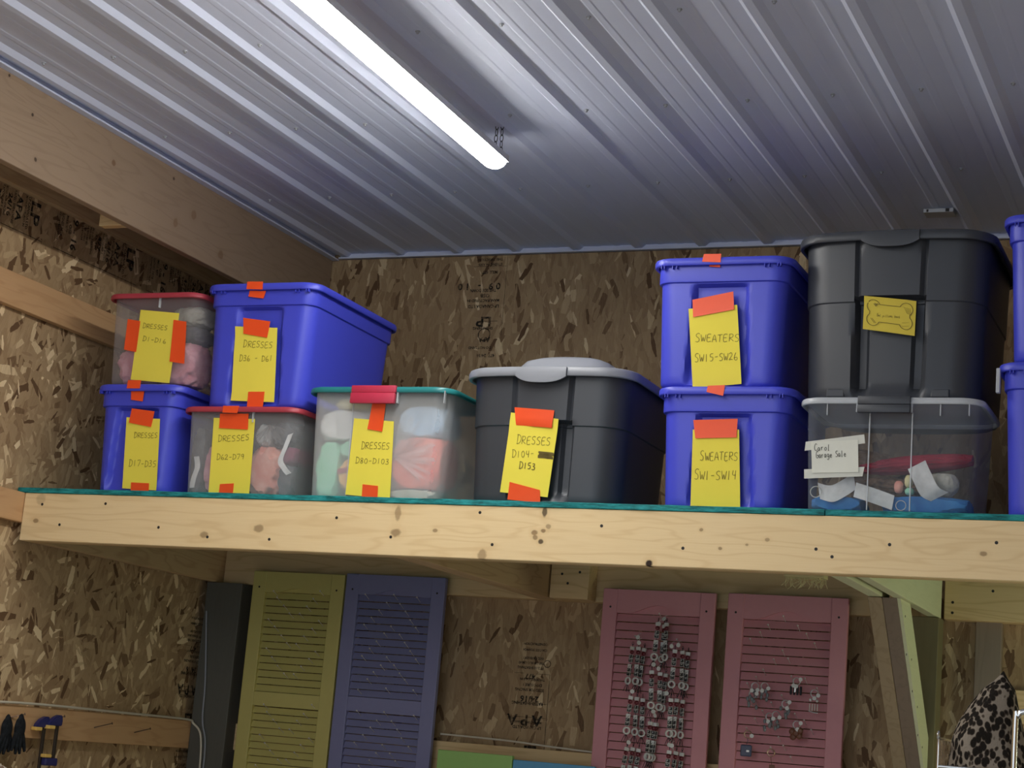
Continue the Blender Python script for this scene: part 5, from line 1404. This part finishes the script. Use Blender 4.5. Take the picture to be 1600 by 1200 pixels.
def clamp(y, z, length, label, x=-4.462):
    r = empty('bar_clamp', (x, y, z), label=label, cat='clamp', group='bar clamps on the low girt')
    P_ = (x, y, z)
    bm = bmesh.new()
    prof_ = [(-.055, -.022), (-.05, -.008), (-.03, .010), (0, .022), (.018, .022), (.024, .0), (.022, -.020)]
    A = [bm.verts.new((-.011, a, b)) for a, b in prof_]; B = [bm.verts.new((.011, a, b)) for a, b in prof_]
    bm.faces.new(A); bm.faces.new(B[::-1])
    for i in range(len(prof_)): bm.faces.new((A[i], A[(i + 1) % 7], B[(i + 1) % 7], B[i]))
    bmesh.ops.bevel(bm, geom=bm.edges[:], offset=.003, segments=2, affect='EDGES')
    obj('jaw', bm, MAT['clamp_blue'], r, P_)
    bm = bmesh.new(); add_box(bm, -.013, .013, -.062, -.022, -.034, -.020, .003); obj('jaw_pad', bm, MAT['clamp_pad'], r, P_)
    bm = bmesh.new(); add_box(bm, -.004, .004, -.004, .012, -length, .01, .001); obj('bar', bm, MAT['dark_steel'], r, P_)
    bm = bmesh.new(); add_box(bm, -.012, .012, -.055, .022, -length + .0, -length + .03, .005); obj('sliding_jaw', bm, MAT['clamp_blue'], r, P_)
    bm = bmesh.new(); add_box(bm, -.013, .013, -.062, -.022, -length + .031, -length + .044, .003); obj('jaw_pad', bm, MAT['clamp_pad'], r, P_)
clamp(6.045, 1.566, .175, 'blue bar clamp with yellow pads, right one of the pair on its nail')
clamp(5.985, 1.556, .300, 'blue bar clamp with yellow pads, left one of the pair on its nail', x=-4.478)
def glove(y, z, label, seed, x=-4.465, lean=0.0):
    bm = bmesh.new()
    bmesh.ops.create_icosphere(bm, subdivisions=3, radius=1, matrix=Matrix.Translation((0, 0, -.035)) @ Matrix.Diagonal((.014, .030, .045, 1)))
    bmesh.ops.create_icosphere(bm, subdivisions=3, radius=1, matrix=Matrix.Translation((0, 0, -.005)) @ Matrix.Diagonal((.010, .014, .025, 1)))
    for k, (dy, L) in enumerate(((-.026, .050), (-.010, .062), (.006, .060), (.024, .050))):
        add_tube(bm, [(0, dy * .6, -.050), (.002, dy, -.072), (.001, dy * 1.35 + lean, -.072 - L * .6), (0, dy * 1.6 + lean * 2, -.072 - L)], [.010, .0090, .0082, .0055], 10)
    o = obj('work_glove', bm, MAT['glove'], None, (x, y, z), smooth=60)
    m = o.modifiers.new('remesh', 'REMESH'); m.mode = 'VOXEL'; m.voxel_size = .0028; m.use_smooth_shade = True
    return tag(o, label, 'glove', 'black work gloves on a nail')
glove(5.80, 1.562, 'black knit work glove hanging fingers down on the low girt, front one', 1, x=-4.448, lean=.004)
glove(5.755, 1.556, 'black knit work glove hanging behind the front one at the far left', 2, x=-4.474, lean=-.006)

# torn cardboard carton at the lower left
r = empty('cardboard_carton', (-4.28, 5.40, 0), label='tall open cardboard carton with a torn top edge against the left wall', cat='carton')
bm = bmesh.new()
x0, x1, y0, y1 = -4.47, -3.98, 5.18, 5.50
def edge_z(u): return 1.462 - .175 * u + .006 * noise.noise(Vector((u * 18, 0, 0))) + .003 * noise.noise(Vector((u * 60, 2, 0)))
n = 60; F, B = [], []
for k in range(n + 1):
    u = k / n; x = x0 + (x1 - x0) * u
    F.append((bm.verts.new((x, y1, 0.0)), bm.verts.new((x, y1, edge_z(u))))); B.append((bm.verts.new((x, y1 + .005, 0.0)), bm.verts.new((x, y1 + .005, edge_z(u)))))
for k in range(n):
    bm.faces.new((F[k][0], F[k + 1][0], F[k + 1][1], F[k][1])); bm.faces.new((B[k][0], B[k][1], B[k + 1][1], B[k + 1][0]))
    f = bm.faces.new((F[k][1], F[k + 1][1], B[k + 1][1], B[k][1])); f.material_index = 1
add_box(bm, x0, x0 + .005, y0, y1, 0, 1.25); add_box(bm, x1 - .005, x1, y0, y1, 0, 1.22); add_box(bm, x0, x1, y0, y0 + .005, 0, 1.2); add_box(bm, x0, x1, y0, y1, 0, .005)
obj('carton_walls', bm, [MAT['cardboard'], MAT['card_torn']], r)
bm = bmesh.new()
for k in range(90):
    u = random.random() ** .9; x = x0 + (x1 - x0) * u; z = edge_z(u)
    add_box(bm, x - .006 * random.random() - .002, x + .004, y1 - .003, y1 + .003, z - .004, z + .004 * random.random())
obj('torn_edge', bm, MAT['card_torn'], r)

# ---------------------------------------------------------------- wire display basket with the leopard plush
RY = 5.0
wb_ = empty('wire_basket_stand', (-0.66, RY + .12, 0), label='chrome wire display basket on legs at the lower right', cat='display stand')
P0 = (0, 0, 0)
bm = bmesh.new()
xa, xb, ya, yb, zt, zl = -0.853, -0.46, RY, RY + .26, 1.727, 1.30
zf = 1.655
add_tube(bm, [(xa, ya, zf), (xb, ya, zf)], .0045, 8)
add_tube(bm, [(xa, yb, zt), (xb, yb, zt)], .0045, 8)
add_tube(bm, smooth_path([(xa, ya, zl), (xa, ya, zt - .02), (xa, ya + .01, zt), (xa, yb, zt)], 5), .0045, 8)
add_tube(bm, [(xa, ya, zl), (xb, ya, zl), (xb, yb, zl), (xa, yb, zl)], .0045, 8, closed=True)
add_tube(bm, smooth_path([(-.658, ya - .012, zl), (-.655, ya - .012, 1.77), (-.648, ya - .012, 1.80), (-.62, ya - .012, 1.815), (-.47, ya - .012, 1.82)], 6), .008, 10)
obj('basket_frame', bm, MAT['chrome'], wb_, P0, smooth=60)
bm = bmesh.new()
for k in range(1, 11):
    yy = ya + (yb - ya) * k / 11; add_tube(bm, [(xa, yy, zl), (xa, yy, zt)], .0022, 6)
for k in range(1, 14):
    xx = xa + (xb - xa) * k / 14; add_tube(bm, [(xx, ya, zl), (xx, ya, zf)], .0022, 6); add_tube(bm, [(xx, yb, zl), (xx, yb, zt)], .0022, 6)
    add_tube(bm, [(xx, ya, zl), (xx, yb, zl)], .0022, 6)
obj('basket_wires', bm, MAT['chrome'], wb_, P0, smooth=60)
for (lx, ly) in ((xa, ya), (xb, ya), (xa, yb), (xb, yb)):
    bm = bmesh.new(); add_tube(bm, [(lx, ly, 0), (lx, ly, zl)], .008, 8); obj('leg', bm, MAT['chrome'], wb_, P0, smooth=60)
# plush body: pointed top corner, wide folded base
bm = bmesh.new()
bmesh.ops.create_icosphere(bm, subdivisions=5, radius=1.0)
# silhouette: (z, x centre, half width, half depth)
SIL = [(1.31, -.735, .085, .09), (1.42, -.73, .100, .105), (1.50, -.728, .106, .11), (1.60, -.730, .112, .11), (1.68, -.735, .108, .105), (1.735, -.742, .097, .095), (1.78, -.738, .084, .084), (1.83, -.728, .064, .064), (1.875, -.717, .042, .046), (1.905, -.710, .021, .026), (1.925, -.708, .010, .014)]
def sil(z):
    for a, b in zip(SIL, SIL[1:]):
        if a[0] <= z <= b[0]:
            f = (z - a[0]) / (b[0] - a[0]); return [a[i] * (1 - f) + b[i] * f for i in (1, 2, 3)]
    return SIL[-1][1:] if z > SIL[-1][0] else SIL[0][1:]
for v in bm.verts:
    p = v.co.copy(); z = 1.31 + (p.z * .5 + .5) ** .95 * (1.925 - 1.31)
    cx_, hw, hd = sil(z)
    q = Vector((p.x, p.y)); 
    if q.length > 1e-6: q.normalize()
    cap_ = min(1, (1 - abs(p.z)) * 6) ** .5
    fold = 0.06 * noise.noise(Vector((q.x * 2, q.y * 2, z * 9))) + 0.10 * max(0, noise.noise(Vector((q.x * 1.6 + 4, q.y * 1.6, z * 14)))) * (1 if z < 1.76 else 0)
    m_ = cap_ * (1 + fold)
    v.co = Vector((cx_ + q.x * hw * m_, RY + .13 + q.y * hd * m_, z))
for v in bm.verts: v.co -= Vector((-.735, RY + .13, 1.31))
tag(obj('leopard_pillow', bm, MAT['leopard'], None, (-.735, RY + .13, 1.31), smooth=60), 'leopard spotted plush pillow standing corner up in the wire basket', 'pillow')
bm = bmesh.new(); add_box(bm, 0, .05, 0, .02, 0, .36, .003)
tag(obj('white_card_box', bm, MAT['white_paper'], None, (-.535, RY + .10, 1.4005)), 'white card sleeve standing in the basket right of the leopard pillow', 'card')
bm = bmesh.new(); add_box(bm, 0, .13, 0, .10, 0, .094, .004)
tag(obj('small_box', bm, MAT['black'], None, (-.60, RY + .05, 1.3052)), 'small dark box on the basket floor under the white card sleeve', 'box')
